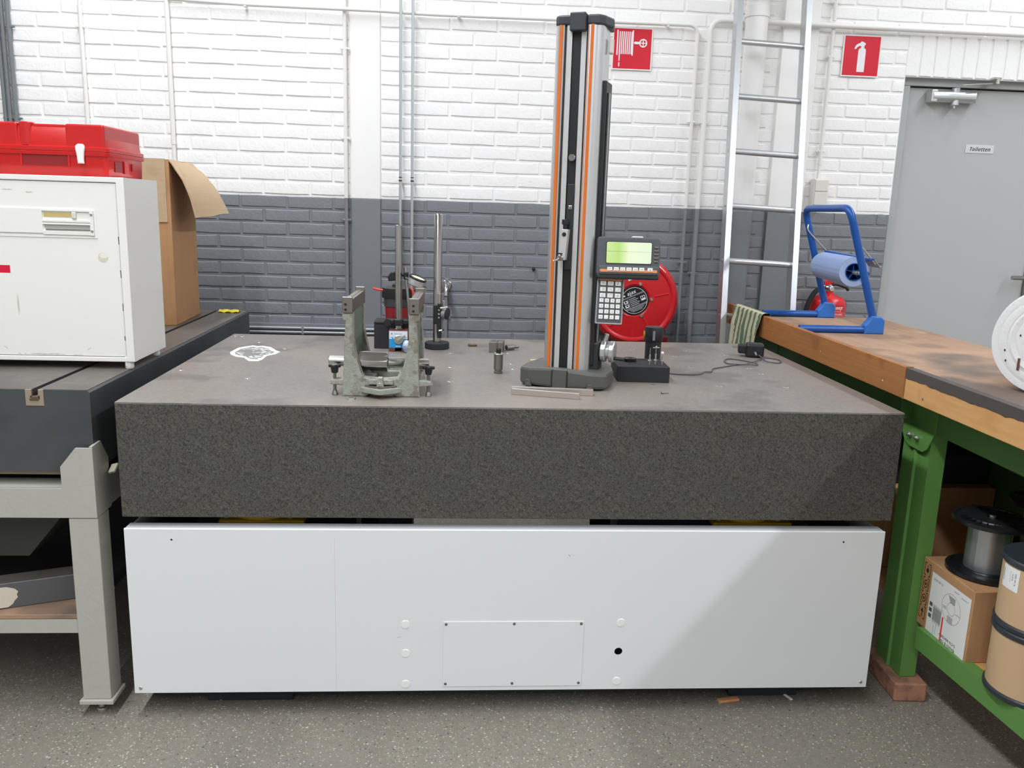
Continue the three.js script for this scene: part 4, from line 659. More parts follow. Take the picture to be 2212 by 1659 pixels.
// little things on the granite
tag(obj('gauge_block', [box(0.026, 0.036, 0.07, 0, 0.018, 0, 0.001), box(0.003, 0.034, 0.066, 0.0145, 0.017, 0, 0.0005), box(0.018, 0.037, 0.062, 0.0255, 0.0185, 0, 0.001), box(0.008, 0.001, 0.03, -0.003, 0.0364, -0.01, 0)].map(g => g.rotateY(-0.16).translate(-0.037, GY, -0.845)), M.steelDark), 'pair of small steel blocks side by side near the back', 'block');
tag(obj('plug_gauge', [latheOn([[0, 0], [0.009, 0], [0.0095, 0.002], [0.0095, 0.03], [0.006, 0.034], [0.006, 0.05], [0, 0.05]], [0.008, GY + 0.0105, -0.86], [0.05, GY + 0.0105, -0.885], 20)], M.steelDark), 'small round steel plug lying beside the paired blocks', 'gauge');
{
  const t = thing('setting_pin', 'upright flanged steel pin standing on the granite alone', 'pin', [-0.04, GY, -0.448]);
  obj('body', lathe([[0, 0], [0.0125, 0], [0.0135, 0.0015], [0.0135, 0.006], [0.0115, 0.0075], [0.0115, 0.011], [0.014, 0.012], [0.014, 0.058], [0, 0.058]], 32), M.steelDark, t);
  obj('flange', lathe([[0, 0.058], [0.0158, 0.058], [0.0165, 0.0595], [0.0158, 0.0615], [0, 0.0615]], 32), M.zinc, t);
  obj('head', lathe([[0, 0.0615], [0.0075, 0.0615], [0.0078, 0.073], [0.0062, 0.0755], [0.004, 0.0755], [0.0035, 0.071], [0, 0.071]], 24), M.black, t);
}
tag(obj('crumb', [box(0.03, 0.008, 0.014, 0, 0.004, 0, 0.004, [0, 0.3, 0]), box(0.012, 0.01, 0.012, -0.012, 0.005, 0.002, 0.004)].map(g => g.translate(-0.108, GY, -0.942)), mat(0x6a5846, 0.8)), 'small brown crumb near the back edge of the granite', 'debris');
tag(obj('wood_offcut', box(0.055, 0.011, 0.02, 0.1, GY + 0.0055, -0.635, 0.0035, [0, 0.1, 0]), mat(0xb59f83, 0.7)), 'short pale wooden offcut behind the foot of the height gauge', 'offcut');
tag(obj('parallel_bar', box(0.222, 0.0165, 0.016, 0.094, GY + 0.0083, -0.166, 0.0008, [0, -0.112, 0]), M.parallel), 'longer ground steel parallel bar at the front of the gauge foot', 'bar');
tag(obj('parallel_bar', box(0.184, 0.016, 0.012, 0.072, GY + 0.008, -0.132, 0.0008, [0, -0.29, 0]), M.parallel), 'shorter ground steel parallel bar nearest the granite front edge', 'bar');
// probe box
{
  const t = thing('probe_box', 'black block holding small probes beside the height gauge', 'box', [0.387, GY, -0.415], -0.05);
  obj('block', span(-0.077, 0.077, 0, 0.046, -0.075, 0.072, 0.0015), M.blackMatte, t);
  each('slot', [span(-0.06, -0.02, 0.0455, 0.0468, -0.048, -0.044), span(0.0, 0.03, 0.0455, 0.0468, -0.05, -0.046)], M.void, t);
  obj('round_insert', lathe([[0, 0.046], [0.019, 0.046], [0.0195, 0.048], [0.0195, 0.055], [0.018, 0.0565], [0.006, 0.0565], [0.005, 0.054], [0, 0.054]], 28).translate(-0.028, 0, -0.02), M.black, t);
  for (const x of [-0.036, -0.021, -0.006]) obj('hole', cyl([x, 0.0455, 0.026], [x, 0.0464, 0.026], 0.0035, 12), M.void, t);
  for (const [x, z, h, k] of [[0.023, 0.03, 0.05, 0], [0.042, 0.022, 0.052, 1], [0.06, 0.03, 0.048, 2]]) {
    const p = obj('probe', [cyl([x, 0.046, z], [x, 0.046 + h * 0.6, z], 0.0028, 12), cyl([x, 0.056, z], [x, 0.06, z], 0.005, 12), cyl([x, 0.046 + h * 0.5, z], [x, 0.046 + h, z], 0.001, 8)], M.zinc, t);
    if (k === 1) obj('crossbar', [cyl([x - 0.01, 0.096, z], [x + 0.01, 0.0965, z], 0.0022, 10), new THREE.SphereGeometry(0.003, 12, 8).translate(x, 0.099, z)], M.zinc, p);
    if (k === 2) obj('probe_ball', new THREE.SphereGeometry(0.0048, 14, 10).translate(x, 0.082, z), M.plastic, p);
  }
}
{
  const t = thing('black_cylinder', 'black cylinder with a pale stripe standing behind the black block', 'cylinder', [0.455, GY, -0.545]);
  obj('body', lathe([[0, 0], [0.024, 0], [0.0245, 0.002], [0.0252, 0.095], [0, 0.095]], 36), M.blackMatte, t);
  obj('head', lathe([[0, 0.0955], [0.0285, 0.0955], [0.0288, 0.099], [0.0288, 0.135], [0.0275, 0.138], [0, 0.1385]], 36), M.black, t);
  obj('pale_strip', box(0.0075, 0.03, 0.004, -0.006, 0.113, 0.0275, 0.001, [0, -0.2, 0]), mat(0x8f9195, 0.5), t);
  obj('yellow_button', cyl([-0.024, 0.112, -0.006], [-0.031, 0.112, -0.008], 0.0125, 20), M.yellow, t);
}
tag(obj('cap_screw', [cyl([0.4, GY + 0.003, -0.187], [0.406, GY + 0.003, -0.189], 0.003, 12), cyl([0.405, GY + 0.003, -0.1887], [0.423, GY + 0.0022, -0.195], 0.0016, 10)], M.steelDark), 'tiny cap screw lying near the front of the granite', 'screw');
{
  const t = globalThis.adapter = thing('power_adapter', 'black plug-in power adapter under the hanging towel', 'adapter', [0.878, GY, -0.835], -0.25);
  obj('adapter_case', [box(0.062, 0.048, 0.06, 0.012, 0.024, 0, 0.008), box(0.034, 0.032, 0.04, -0.028, 0.027, 0, 0.006)], M.black, t);
  for (const z of [-0.012, 0.01]) obj('plug_pin', [cyl([-0.045, 0.031, z], [-0.058, 0.031, z], 0.0022, 10), cyl([-0.057, 0.031, z], [-0.064, 0.031, z], 0.0023, 10)], M.steel, t);
  obj('strain_relief', cyl([0.012, 0.02, 0.03], [0.016, 0.012, 0.043], 0.0035, 10), M.greyPipe, t);
}
adapter.updateMatrixWorld(true);
adapter.attach(obj('cord', spline([[0.463, GY + 0.014, -0.47], [0.49, GY + 0.004, -0.475], [0.542, GY + 0.0026, -0.462], [0.589, GY + 0.0026, -0.473], [0.616, GY + 0.004, -0.506], [0.638, GY + 0.0026, -0.515], [0.66, GY + 0.003, -0.564], [0.702, GY + 0.0026, -0.6], [0.764, GY + 0.0026, -0.647], [0.8, GY + 0.003, -0.66], [0.835, GY + 0.005, -0.69], [0.84, GY + 0.003, -0.655], [0.79, GY + 0.006, -0.635], [0.745, GY + 0.0026, -0.668], [0.752, GY + 0.0026, -0.732], [0.777, GY + 0.0026, -0.762], [0.805, GY + 0.0026, -0.747], [0.837, GY + 0.004, -0.70], [0.875, GY + 0.005, -0.74], [0.915, GY + 0.0026, -0.80], [0.949, GY + 0.0026, -0.77], [0.95, GY + 0.0026, -0.73], [0.926, GY + 0.0026, -0.697], [0.895, GY + 0.004, -0.71], [0.893, GY + 0.008, -0.76], [0.892, GY + 0.012, -0.79]], 0.0021, 220, 8), mat(0x55565a, 0.5)));

// ---------------------------------------------------------------- right: green workbench
{
  const t = thing('workbench', 'green steel workbench with a worn wooden top along the right', 'bench');
  const xl = 1.04, xr = 1.6, yt = 0.935;
  obj('top_board', span(xl + 0.02, xr, 0.895, yt, -1.36, -0.535, 0.002), M.ply, t);
  obj('top_board', span(xl + 0.02, xr, 0.895, yt + 0.004, -0.534, 1.6, 0.002), M.ply2, t);
  const e1 = obj('edge_board', span(xl, xl + 0.02, 0.868, 0.955, -1.625, -0.097, 0.002), M.edge, t);
  for (const [z, y] of [[-1.06, 0.902], [-0.63, 0.905], [-0.21, 0.893]]) obj('nail', lathe([[0, 0.0012], [0.003, 0.0008], [0.0036, 0]], 10).rotateZ(Math.PI / 2).translate(xl, y, z), M.zinc, e1);
  const e2 = obj('edge_board', span(xl + 0.002, xl + 0.022, 0.868, 0.93, -0.094, 1.6, 0.002), M.edge2, t);
  obj('screw', cyl([xl + 0.003, 0.888, 0.0], [xl + 0.0012, 0.888, 0.0], 0.0035, 10), M.steelDark, e2);
  { const pts = [[-0.094, 0.953]]; const s0 = seed; seed = 91; const low = []; for (let k = 0; k <= 120; k++) low.push([-0.094 + 1.694 * k / 120, 0.927 - 0.004 * rnd() - 0.0015 * Math.sin(k * 0.7)]); seed = s0; obj('dark_lip', ext([...low, [1.6, 0.953], [-0.094, 0.953]], 0.024, 0.001).rotateY(-Math.PI / 2).translate(xl + 0.0245, 0, 0), mat(0x4b4541, 0.6), t); }
  obj('joint_strip', span(xl - 0.001, xl + 0.021, 0.868, 0.956, -0.0972, -0.0938), mat(0x9a6a3e, 0.6), t);
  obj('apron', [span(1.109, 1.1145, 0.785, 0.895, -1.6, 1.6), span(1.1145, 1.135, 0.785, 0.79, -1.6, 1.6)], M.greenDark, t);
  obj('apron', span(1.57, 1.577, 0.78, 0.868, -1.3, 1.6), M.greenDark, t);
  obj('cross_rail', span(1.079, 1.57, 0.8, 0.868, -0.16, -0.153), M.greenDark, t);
  // legs: folded sheet sections
  for (const [x, z] of [[1.117, -0.06], [1.53, -0.06], [1.117, -1.2], [1.53, -1.2]]) {
    const h0 = 0.058, P2 = [[0, 0], [0.046, 0], [0.046, -0.006], [0.008, -0.008], [0.008, -0.062], [0.004, -0.068], [0.008, -0.074], [0.008, -0.126], [0.046, -0.128], [0.046, -0.134], [0.0, -0.134], [0.0, -0.076], [-0.006, -0.071], [-0.006, -0.063], [0.0, -0.058]];
    const l = obj('leg', ext(P2.map(([a, b]) => [a, -b]).reverse().map(([a, b]) => [a, -b]), 0.81 - h0).rotateX(-Math.PI / 2).scale(1, 1, -1).translate(x, h0, z - 0.0), M.green, t);
    l.geometry = metric(flat(ext(P2.map(([a, b]) => [a, -b]), 0.81 - h0).rotateX(-Math.PI / 2).translate(x, h0, z)));
    obj('bracket', [ext([[-0.07, 0.868], [0.03, 0.868], [0.03, 0.79], [0.0, 0.735], [-0.02, 0.722], [-0.09, 0.722], [-0.118, 0.735], [-0.155, 0.79], [-0.155, 0.868]].map(([a, b]) => [-a, b]), 0.004, 0.0008).rotateY(Math.PI / 2).translate(x - 0.0105, 0, z - 0.0)], M.green, l);
    for (const zz of [-0.048, -0.086]) obj('bolt', [cyl([x - 0.011, 0.755, z + zz], [x - 0.018, 0.755, z + zz], 0.0075, 6), cyl([x - 0.017, 0.755, z + zz], [x - 0.023, 0.755, z + zz], 0.004, 12)], M.zinc, l);
  }
  each('shelf_beam', [box(0.006, 0.062, 1.7, 0, 0, 0).rotateY(0.075).translate(1.19, 0.205, 0.83), box(0.03, 0.005, 1.7, 0.014, 0, 0).rotateY(0.075).translate(1.19, 0.233, 0.83)], M.green, t);
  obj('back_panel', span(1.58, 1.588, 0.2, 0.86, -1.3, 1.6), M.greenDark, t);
  obj('shelf_board', span(1.165, 1.58, 0.217, 0.2325, -1.1, 1.6), M.edge2, t);
}
tag(obj('paving_brick', (() => { const g = flat(box(0.092, 0.056, 0.21, 0, 0.028, 0, 0.006)); const p = g.attributes.position; for (let i = 0; i < p.count; i++) { const k = hash(Math.round(p.getX(i) * 900), Math.round(p.getZ(i) * 900), 4) - 0.5; p.setX(i, p.getX(i) + 0.003 * k); p.setZ(i, p.getZ(i) + 0.003 * k); } return g.rotateY(-0.06).translate(1.141, 0, -0.128); })(), M.brick), 'worn reddish brick under the foot of the green bench leg', 'brick');
// paper roll stand on the bench
{
  const t = thing('roll_stand', 'blue tubular stand holding a paper roll on the bench', 'stand', [0, 0, 0]);
  const YB = 0.935, zf = -1.337, zn = -0.879, r = 0.0135;
  const lean = (z, x0) => [[x0 - 0.25, YB + r, z], [x0 - 0.01, YB + r, z]];
  obj('foot_tube', tube([[1.095, YB + r, zf], [1.372, YB + r, zf]], r), M.blue, t);
  obj('foot_tube', tube([[1.064, YB + r, zn], [1.345, YB + r, zn]], r), M.blue, t);
  for (const [x, z] of [[1.374, zf], [1.35, zn]]) obj('corner_socket', [ext([[-0.05, 0], [0.022, 0], [0.022, 0.05], [0.008, 0.062], [-0.028, 0.066], [-0.034, 0.05], [-0.05, 0.03]], 0.036, 0.005).translate(x, YB, z - 0.018)], M.blueCap, t);
  obj('bow', tube([[1.364, YB + 0.03, zf], [1.232, 1.375, zf], [1.205, 1.377, zn], [1.342, YB + 0.03, zn]], r, 0.05, 14), M.blue, t);
  // cutting bar with wire springs
  obj('axle', [cyl([1.312, 1.155, zf + 0.01], [1.268, 1.15, zn - 0.005], 0.005, 12), cyl([1.264, 1.149, zn - 0.045], [1.275, 1.15, zn - 0.015], 0.008, 14)], M.zinc, t);
  obj('bracket', box(0.035, 0.014, 0.018, 1.285, 1.15, zn - 0.008, 0.004), M.blue, t);
  const bar = V(1.334, 1.208, -1.32), bn = V(1.312, 1.2, -0.895), d = bn.clone().sub(bar), ry = Math.atan2(d.x, d.z);
  obj('cutting_bar', box(0.022, 0.008, d.length(), 0, 0, 0, 0.002).rotateX(0.018).rotateY(ry).translate(1.323, 1.204, -1.1075), M.blue, t);
  obj('blade', box(0.0025, 0.042, d.length(), 0, -0.02, 0, 0.001).rotateZ(0.75).rotateX(0.018).rotateY(ry).translate(1.333, 1.203, -1.1075), M.zinc, t);
  obj('spring_wire', tube([[1.246, 1.312, -1.322], [1.242, 1.294, -1.318], [1.257, 1.276, -1.318], [1.336, 1.204, -1.318]], 0.0032, 0.008, 8), M.zinc, t);
  obj('spring_wire', tube([[1.231, 1.316, -0.894], [1.225, 1.297, -0.899], [1.236, 1.28, -0.899], [1.33, 1.183, -0.899]], 0.0032, 0.008, 8), M.zinc, t);
}
{
  const t = thing('paper_roll', 'light blue paper roll hanging in the blue stand', 'paper roll', [1.2885, 1.152, -1.105], -0.132);
  const L = 0.373, R = 0.053, q = 0.032;
  obj('paper', [lathe([[R, -L / 2], [R, L / 2], [q, L / 2], [q, -L / 2], [R, -L / 2]], 56, 0.5).rotateX(Math.PI / 2)], M.paperBlue, t);
  obj('end_face', [lathe([[q, L / 2 + 0.0004], [R - 0.001, L / 2 + 0.0004]], 56).rotateX(Math.PI / 2)], M.paperEnd, t);
  obj('hub', [lathe([[q, L / 2 - 0.06], [q, L / 2 + 0.003], [q - 0.003, L / 2 + 0.003], [q - 0.003, L / 2 - 0.06]], 40).rotateX(Math.PI / 2), cyl([0, 0, L / 2 - 0.06], [0, 0, L / 2 - 0.055], q, 30), cyl([0, 0, L / 2 - 0.06], [0, 0, L / 2], 0.007, 14)].concat([0, 1, 2, 3, 4].map(k => box(q, 0.0025, 0.05, q / 2, 0, L / 2 - 0.03).rotateZ(k * 1.2566 + 0.4))), M.blue, t);
}
// towel over the end of the edge board
{
  const n = 26, m = 30, pos = [];
  const s0 = seed; seed = 12;
  const q = (u, v) => { // u along the board (z), v from inside over the top and down the outside
    const z = -1.50 + 0.33 * u, Lh = v * 0.25, w = 0.008 * Math.sin(u * 9 + v * 2) + 0.004 * Math.sin(u * 23);
    if (Lh < 0.04) return [1.066, 0.918 + Lh + 0.0035, z]; if (Lh < 0.07) { const a = (Lh - 0.04) / 0.03 * Math.PI; return [1.05 + 0.017 * Math.cos(a), 0.959 + 0.007 * Math.sin(a) , z]; }
    const d = Lh - 0.07; return [1.0335 - 0.004 - Math.abs(w) * sm(0, 0.08, d) - 0.012 * d / 0.18, 0.959 - d * (1 - 0.18 * Math.pow(Math.abs(u - 0.62), 1.2)) , z + 0.1 * d * (0.5 - u)];
  };
  for (let i = 0; i < n; i++) for (let j = 0; j < m; j++) { const a = q(i / n, j / m), b = q((i + 1) / n, j / m), c = q((i + 1) / n, (j + 1) / m), d = q(i / n, (j + 1) / m); pos.push(...a, ...b, ...c, ...a, ...c, ...d); }
  seed = s0;
  const g = new THREE.BufferGeometry(); g.setAttribute('position', new THREE.Float32BufferAttribute(pos, 3)); g.computeVertexNormals();
  const tm = M.towel; tm.side = THREE.DoubleSide;
  tag(obj('towel', toCreasedNormals(g, 1.2), tm), 'striped green and beige towel hanging over the bench edge board', 'towel');
}
// roll of white foam on the bench
{
  const R = 0.128, L = 0.3, t = thing('foam_roll', 'large roll of white foam sheet at the right edge of the bench', 'roll', [1.245, 0.939 + R, 0.16], 0.62);
  const sp = []; for (let k = 0; k <= 260; k++) { const a = k / 260 * Math.PI * 2 * 6, rad = 0.02 + (R - 0.02) * k / 260 + 0.0025 * Math.sin(a * 3.1); sp.push([rad * Math.cos(a), rad * Math.sin(a)]); }
  obj('outer_turns', [lathe([[0, 0], [R - 0.012, 0], [R - 0.003, 0.004], [R, 0.014], [R, L - 0.01], [R - 0.01, L], [0, L]], 64).rotateZ(-Math.PI / 2).translate(-0.02, 0, 0)], M.foam, t);
  const turns = []; for (let k = 0; k < 6; k++) { const a = R - 0.003 - k * 0.019; turns.push(lathe([[a - 0.019, 0.006], [a - 0.016, -0.0004 - 0.0005 * (k % 2)], [a - 0.006, -0.001 - 0.0008 * (k % 3)], [a - 0.001, -0.0004], [a, 0.006]], 64).rotateZ(-Math.PI / 2).translate(-0.02, 0.002 * (k % 3 - 1), 0.001 * (k % 2))); }
  for (const [y, z] of [[-0.03, -0.09], [-0.055, -0.085], [0.01, -0.06]]) obj('speck', box(0.002, 0.005, 0.003, -0.0225, y, z, 0.001), M.void, t);
  obj('tape_scrap', box(0.002, 0.03, 0.006, -0.0225, -0.06, -0.055, 0.001), mat(0x6b4438, 0.6), t);
  turns.forEach(g => obj('turn', g, M.foam, t));
}
// shelf of the bench
{
  const t = thing('label_box', 'brown cardboard box with a white paper label under the wire spool', 'box', [1.146, 0.2326, 0.169], 0.02);
  const W = 0.23, H2 = 0.197, D = 0.225;
  obj('box_body', span(0, W, 0, H2, -D, 0, 0.003), M.carton, t);
  obj('tape', span(0.001, W - 0.001, H2 - 0.001, H2 + 0.0006, -0.14, -0.085), mat(0xb98f62, 0.5), t);
  const art = paint(512, 512, (g, w, h) => {
    g.fillStyle = '#b58c5f'; g.clearRect(0, 0, w, h); g.fillStyle = '#e7e7e4'; g.fillRect(0, 0, w, h); g.strokeStyle = '#777'; g.lineWidth = 3;
    g.beginPath(); g.arc(290, 190, 120, 0, 7); g.stroke(); g.beginPath(); g.arc(290, 190, 50, 0, 7); g.stroke(); g.fillStyle = '#444'; for (let k = 0; k < 6; k++) { g.fillRect(240 + 6 * k, 92 + k * 9, 90 - 6 * k, 5); g.fillRect(255, 255 + k * 9, 70, 4); } g.fillRect(180, 200, 50, 4); g.fillRect(185, 212, 45, 4); g.fillRect(352, 200, 55, 4);
    g.save(); g.translate(400, 440); g.rotate(Math.PI); g.font = 'bold 34px sans-serif'; g.fillText('S-CU-MK1000', 0, 0); g.fillText('Beuhv & C01', 0, -40); g.restore();
    g.font = '26px sans-serif'; g.fillText('MSR 08 13', 30, 60); g.fillRect(300, 30, 60, 4); g.fillRect(390, 42, 90, 4);
    g.fillStyle = '#555'; for (const y of [250, 300, 350]) g.fillRect(14, y, 40, 34); g.fillStyle = '#3c4a44'; for (let k = 0; k < 26; k++) g.fillRect(70 + k * 4.4, 250 + (k % 3) * 12, k % 2 ? 2 : 3, 130); g.fillStyle = '#e5322f'; g.fillRect(196, 300, 18, 210); g.fillStyle = '#777'; g.fillRect(100, 420, 4, 80); g.fillRect(130, 400, 4, 90);
  });
  obj('label', decal(0.172, 0.172, 0, 0, 0, -Math.PI / 2).translate(-0.0006, 0.086, -0.093), new THREE.MeshStandardMaterial({ map: art, roughness: 0.6 }), t, true);
  const marks = paint(128, 512, (g, w, h) => { g.fillStyle = '#b28555'; g.fillRect(0, 0, w, h); g.strokeStyle = '#1b1a18'; g.fillStyle = '#1b1a18'; g.lineWidth = 8; [70, 195, 320, 445].forEach((y, i) => { g.beginPath(); g.moveTo(46, y - 52); g.lineTo(20, y - 52); g.lineTo(20, y + 52); g.lineTo(46, y + 52); g.moveTo(82, y - 52); g.lineTo(108, y - 52); g.lineTo(108, y + 52); g.lineTo(82, y + 52); g.stroke(); g.beginPath(); if (i === 0) { g.arc(66, y + 6, 20, 0, 7); g.fill(); g.fillRect(62, y - 40, 8, 60); } if (i === 1 || i === 2) { g.ellipse(64, y, 26, 34, 0.4, 0, 7); g.stroke(); g.fillRect(52, y - 10, 22, 22); } if (i === 3) { g.moveTo(64, y - 40); g.lineTo(40, y); g.lineTo(88, y); g.fill(); g.fillRect(58, y, 12, 40); } }); });
  obj('handling_marks', decal(0.038, 0.17, 0, 0, 0, -Math.PI / 2).translate(-0.0006, 0.104, -0.203), new THREE.MeshStandardMaterial({ map: marks, roughness: 0.8 }), t, true);
}
{
  const t = thing('wire_spool', 'black spool of silver wire standing on the labelled box', 'spool', [1.244, 0.4302, 0.052], 0.3);
  const mk = (u) => {
    obj('core', lathe([[0, 0.012], [0.05, 0.012], [0.05, 0.138], [0, 0.138]], 30), M.spoolBlack, u);
    obj('wire_winding', lathe([[0.049, 0.014], [0.053, 0.016], [0.053, 0.135], [0.049, 0.137]], 48), M.wire, u);
    for (const y of [0, 0.14]) obj('flange', lathe([[0.012, y + 0.001], [0.09, y + 0.001], [0.095, y + 0.003], [0.095, y + 0.013], [0.09, y + 0.0155], [0.083, y + 0.0155], [0.081, y + 0.012], [0.06, y + 0.012], [0.058, y + 0.0155], [0.014, y + 0.0155], [0.012, y + 0.001]], 48, 0.5), M.spoolBlack, u);
    obj('ribs', Array.from({ length: 24 }, (_, k) => box(0.022, 0.003, 0.0025, 0.07, 0.154, 0).rotateY(k * Math.PI / 12)), M.spoolBlack, u).userData.kind = 'stuff';
    obj('spindle_nut', cyl([0, 0.14, 0], [0, 0.16, 0], 0.008, 16), M.zinc, u);
  };
  mk(t);
  const u = t.clone(); u.name = numbered('wire_spool'); u.position.set(1.47, 0.44, -0.05); u.userData = { label: 'second black wire spool half out of frame behind the first', category: 'spool' }; scene.add(u);
  tag(obj('crate', span(1.395, 1.56, 0.2326, 0.4396, -0.14, 0.04, 0.003), M.carton), 'plain cardboard box under the second wire spool', 'box');
}
{
  const mk = (label, y, lab) => {
    const t = thing('fibre_spool', label, 'spool', [1.228, y, 0.3], 0.2);
    obj('wound_line', lathe([[0.03, 0.012], [0.093, 0.012], [0.096, 0.016], [0.096, 0.154], [0.093, 0.158], [0.03, 0.158]], 56), M.tan, t);
    for (const q of [0, 0.157]) obj('flange', lathe([[0.03, q], [0.098, q], [0.1005, q + 0.003], [0.1005, q + 0.012], [0.098, q + 0.0155], [0.03, q + 0.0155], [0.03, q]], 56, 0.5), M.ringDark, t);
    if (lab) { const g = new THREE.CylinderGeometry(0.0965, 0.0965, 0.055, 16, 1, true, -2.02, 0.55).translate(0, 0.125, 0); const a = paint(256, 160, (c, w, h) => { c.fillStyle = '#e8e9e6'; c.fillRect(0, 0, w, h); c.fillStyle = '#3a3a3c'; c.save(); c.translate(200, 12); c.rotate(Math.PI / 2); c.font = 'bold 26px serif'; c.fillText('SILICA', 20, 0); c.fillText('GEL', 30, 40); c.font = '15px serif'; c.fillText('Do Not Eat', 20, 70); c.restore(); c.fillStyle = '#2f7f60'; c.fillRect(12, 30, 10, 90); }); obj('label', g, new THREE.MeshStandardMaterial({ map: a, roughness: 0.6, side: THREE.DoubleSide }), t, true); }
    return t;
  };
  mk('lower tan spool with dark rims on the low bench shelf', 0.2328, false);
  mk('upper tan spool with a white sticker, stacked on another spool', 0.4056, true);
}
tag(obj('large_carton', [span(1.22, 1.575, 0.2326, 0.505, -0.86, -0.42, 0.003)], M.carton), 'big plain cardboard carton at the back of the low bench shelf', 'box');
tag(obj('dark_tray', [span(1.2, 1.575, 0.5052, 0.6, -0.9, -0.46, 0.006)], M.blackMatte), 'flat black tray on the big carton below the bench top', 'tray');

// ---------------------------------------------------------------- on and before the back wall
const WZ = -1.998;
// conduits: each pipe with its clips
function clipAt(x, y, r, z, m, parent, horizontal, ears = true, base = WZ) {
  const g = horizontal ? [box(0.012, 2 * r + 0.006, 0.014, x, y, z, 0.003), box(0.012, 0.012, z - base, x, y, (z + base) / 2, 0.002)] : [box(2 * r + (ears ? 0.006 : 0.001), 0.011, 0.014, x, y, z, 0.003), ...(ears ? [box(2 * r + 0.026, 0.009, 0.008, x, y, z - r * 0.6, 0.002)] : []), box(0.014, 0.012, z - base, x, y, (z + base) / 2, 0.002)];
  obj('clip', g, m, parent);
}
function riser(name, label, segs, x, r, clips, category = 'pipe', z = WZ + r + 0.008, group) {
  const t = thing(name, label, category, [0, 0, 0], 0, group);
  for (const [y0, y1, m, k] of segs) { obj('pipe', cyl([x, y0, z], [x, y1, z], r * (k ?? 1), 16), m, t); }
  for (const [y, m] of clips) clipAt(x, y, r, z, m, t, false, name !== 'grey_conduit' || x > -2.14);
  return t;
}
riser('grey_conduit', 'leftmost of the dark grey conduits at the top left corner', [[1.2, 2.9, M.greyPipe]], -2.184, 0.0085, [[2.055, M.greyPipe], [1.668, M.greyPipe]], 'conduit');
riser('grey_conduit', 'second of the dark grey conduits at the top left corner', [[1.2, 2.9, M.greyPipe]], -2.163, 0.009, [[1.668, M.greyPipe]], 'conduit');
riser('grey_conduit', 'rightmost dark grey conduit, the one with a protruding clip', [[1.2, 2.9, M.greyPipe]], -2.137, 0.01, [[2.052, M.greyPipe], [1.668, M.greyPipe]], 'conduit');
riser('wall_conduit', 'thin white conduit above the red tool case', [[1.0, 2.15, M.whitePipe], [2.14, 2.9, M.whitePipe, 0.75]], -1.831, 0.0092, [[2.064, M.whitePipe]], 'conduit');
riser('wall_conduit', 'white conduit rising behind the cardboard carton', [[1.0, 1.583, M.whitePipe, 0.85], [1.577, 2.9, M.whitePipe]], -1.459, 0.0105, [], 'conduit');
riser('wall_conduit', 'conduit along the left side of the first wall pier', [[0.6, 1.364, M.darkPipe], [1.364, 2.9, M.whitePipe]], -0.688, 0.009, [[2.02, M.whitePipe], [1.632, M.whitePipe], [1.265, M.darkPipe]], 'conduit');
for (const [x, y0, lab] of [[-0.437, 0.75, 'left of the two slim galvanized pipes behind the indicator'], [-0.383, 0.75, 'right of the two slim galvanized pipes behind the indicator']]) {
  const t = riser('galvanized_pipe', lab, [[y0, 2.9, M.galv]], x, 0.0068, [], 'pipe', WZ + 0.045);
  obj('pipe_mark', cyl([x, 1.447, WZ + 0.045], [x, 1.453, WZ + 0.045], 0.0078, 14), M.black, t);
  obj('pipe_mark', cyl([x, 1.463, WZ + 0.045], [x, 1.467, WZ + 0.045], 0.0078, 14), M.black, t);
  obj('stand_off', [cyl([x, 1.458, WZ + 0.003], [x, 1.458, WZ + 0.045], 0.004, 10)], M.galv, t);
}
{
  const r = 0.0085, z = WZ + r + 0.016, t = thing('long_conduit', 'long white conduit crossing the wall and bending down by the hose sign', 'conduit');
  obj('pipe', tube([[-1.45, 2.193, z], [-1.1, 2.184, z], [-0.66, 2.181, z + 0.012], [-0.53, 2.181, z + 0.012], [-0.3, 2.178, z], [0.3, 2.181, z], [0.911, 2.183, z], [0.912, 1.364, z]], r, 0.045), M.whitePipe, t);
  obj('pipe', cyl([0.912, 0.6, z], [0.912, 1.366, z], r, 14), M.darkPipe, t);
  for (const x of [-1.12, -0.182, 0.771]) clipAt(x, x < -1 ? 2.184 : 2.18, r, z, M.whitePipe, t, true);
  clipAt(0.912, 1.76, r, z, M.whitePipe, t, false); clipAt(0.912, 1.11, r, z, M.darkPipe, t, false);
}
{
  const r = 0.0125, z = WZ + r + 0.012, t = thing('wide_conduit', 'thicker white conduit from above the door bending down beside the hose reel', 'conduit');
  obj('pipe', tube([[3.4, 2.205, z], [1.5, 2.207, z + 0.006], [1.3, 2.207, z + 0.012], [1.1, 2.21, z], [0.97, 2.21, z], [0.969, 1.364, z]], r, 0.075, 14), M.whitePipe, t);
  obj('pipe', cyl([0.972, 0.6, z], [0.969, 1.366, z], r, 16), M.darkPipe, t);
  clipAt(0.969, 1.758, r, z, M.whitePipe, t, false); clipAt(0.97, 1.06, r, z, M.darkPipe, t, false); clipAt(2.5, 2.207, r, z, M.whitePipe, t, true);
}
{
  const z = WZ + 0.062, r = 0.05, t = thing('drain_pipe', 'fat drain pipe behind the ladder, white above and grey below', 'pipe');
  obj('upper_pipe', cyl([1.172, 1.364, z], [1.169, 2.235, z], r, 32), M.smoothWhite, t);
  obj('upper_pipe', cyl([1.169, 2.23, z], [1.169, 3.0, z], r * 1.02, 32), M.smoothWhite, t);
  obj('lower_pipe', cyl([1.172, 0.3, z], [1.172, 1.364, z], r, 32), M.smoothDark, t);
  obj('collar', lathe([[0.05, 0], [0.0545, 0.001], [0.0545, 0.05], [0.05, 0.052]], 32).translate(1.169, 2.218, z), M.smoothWhite, t);
}
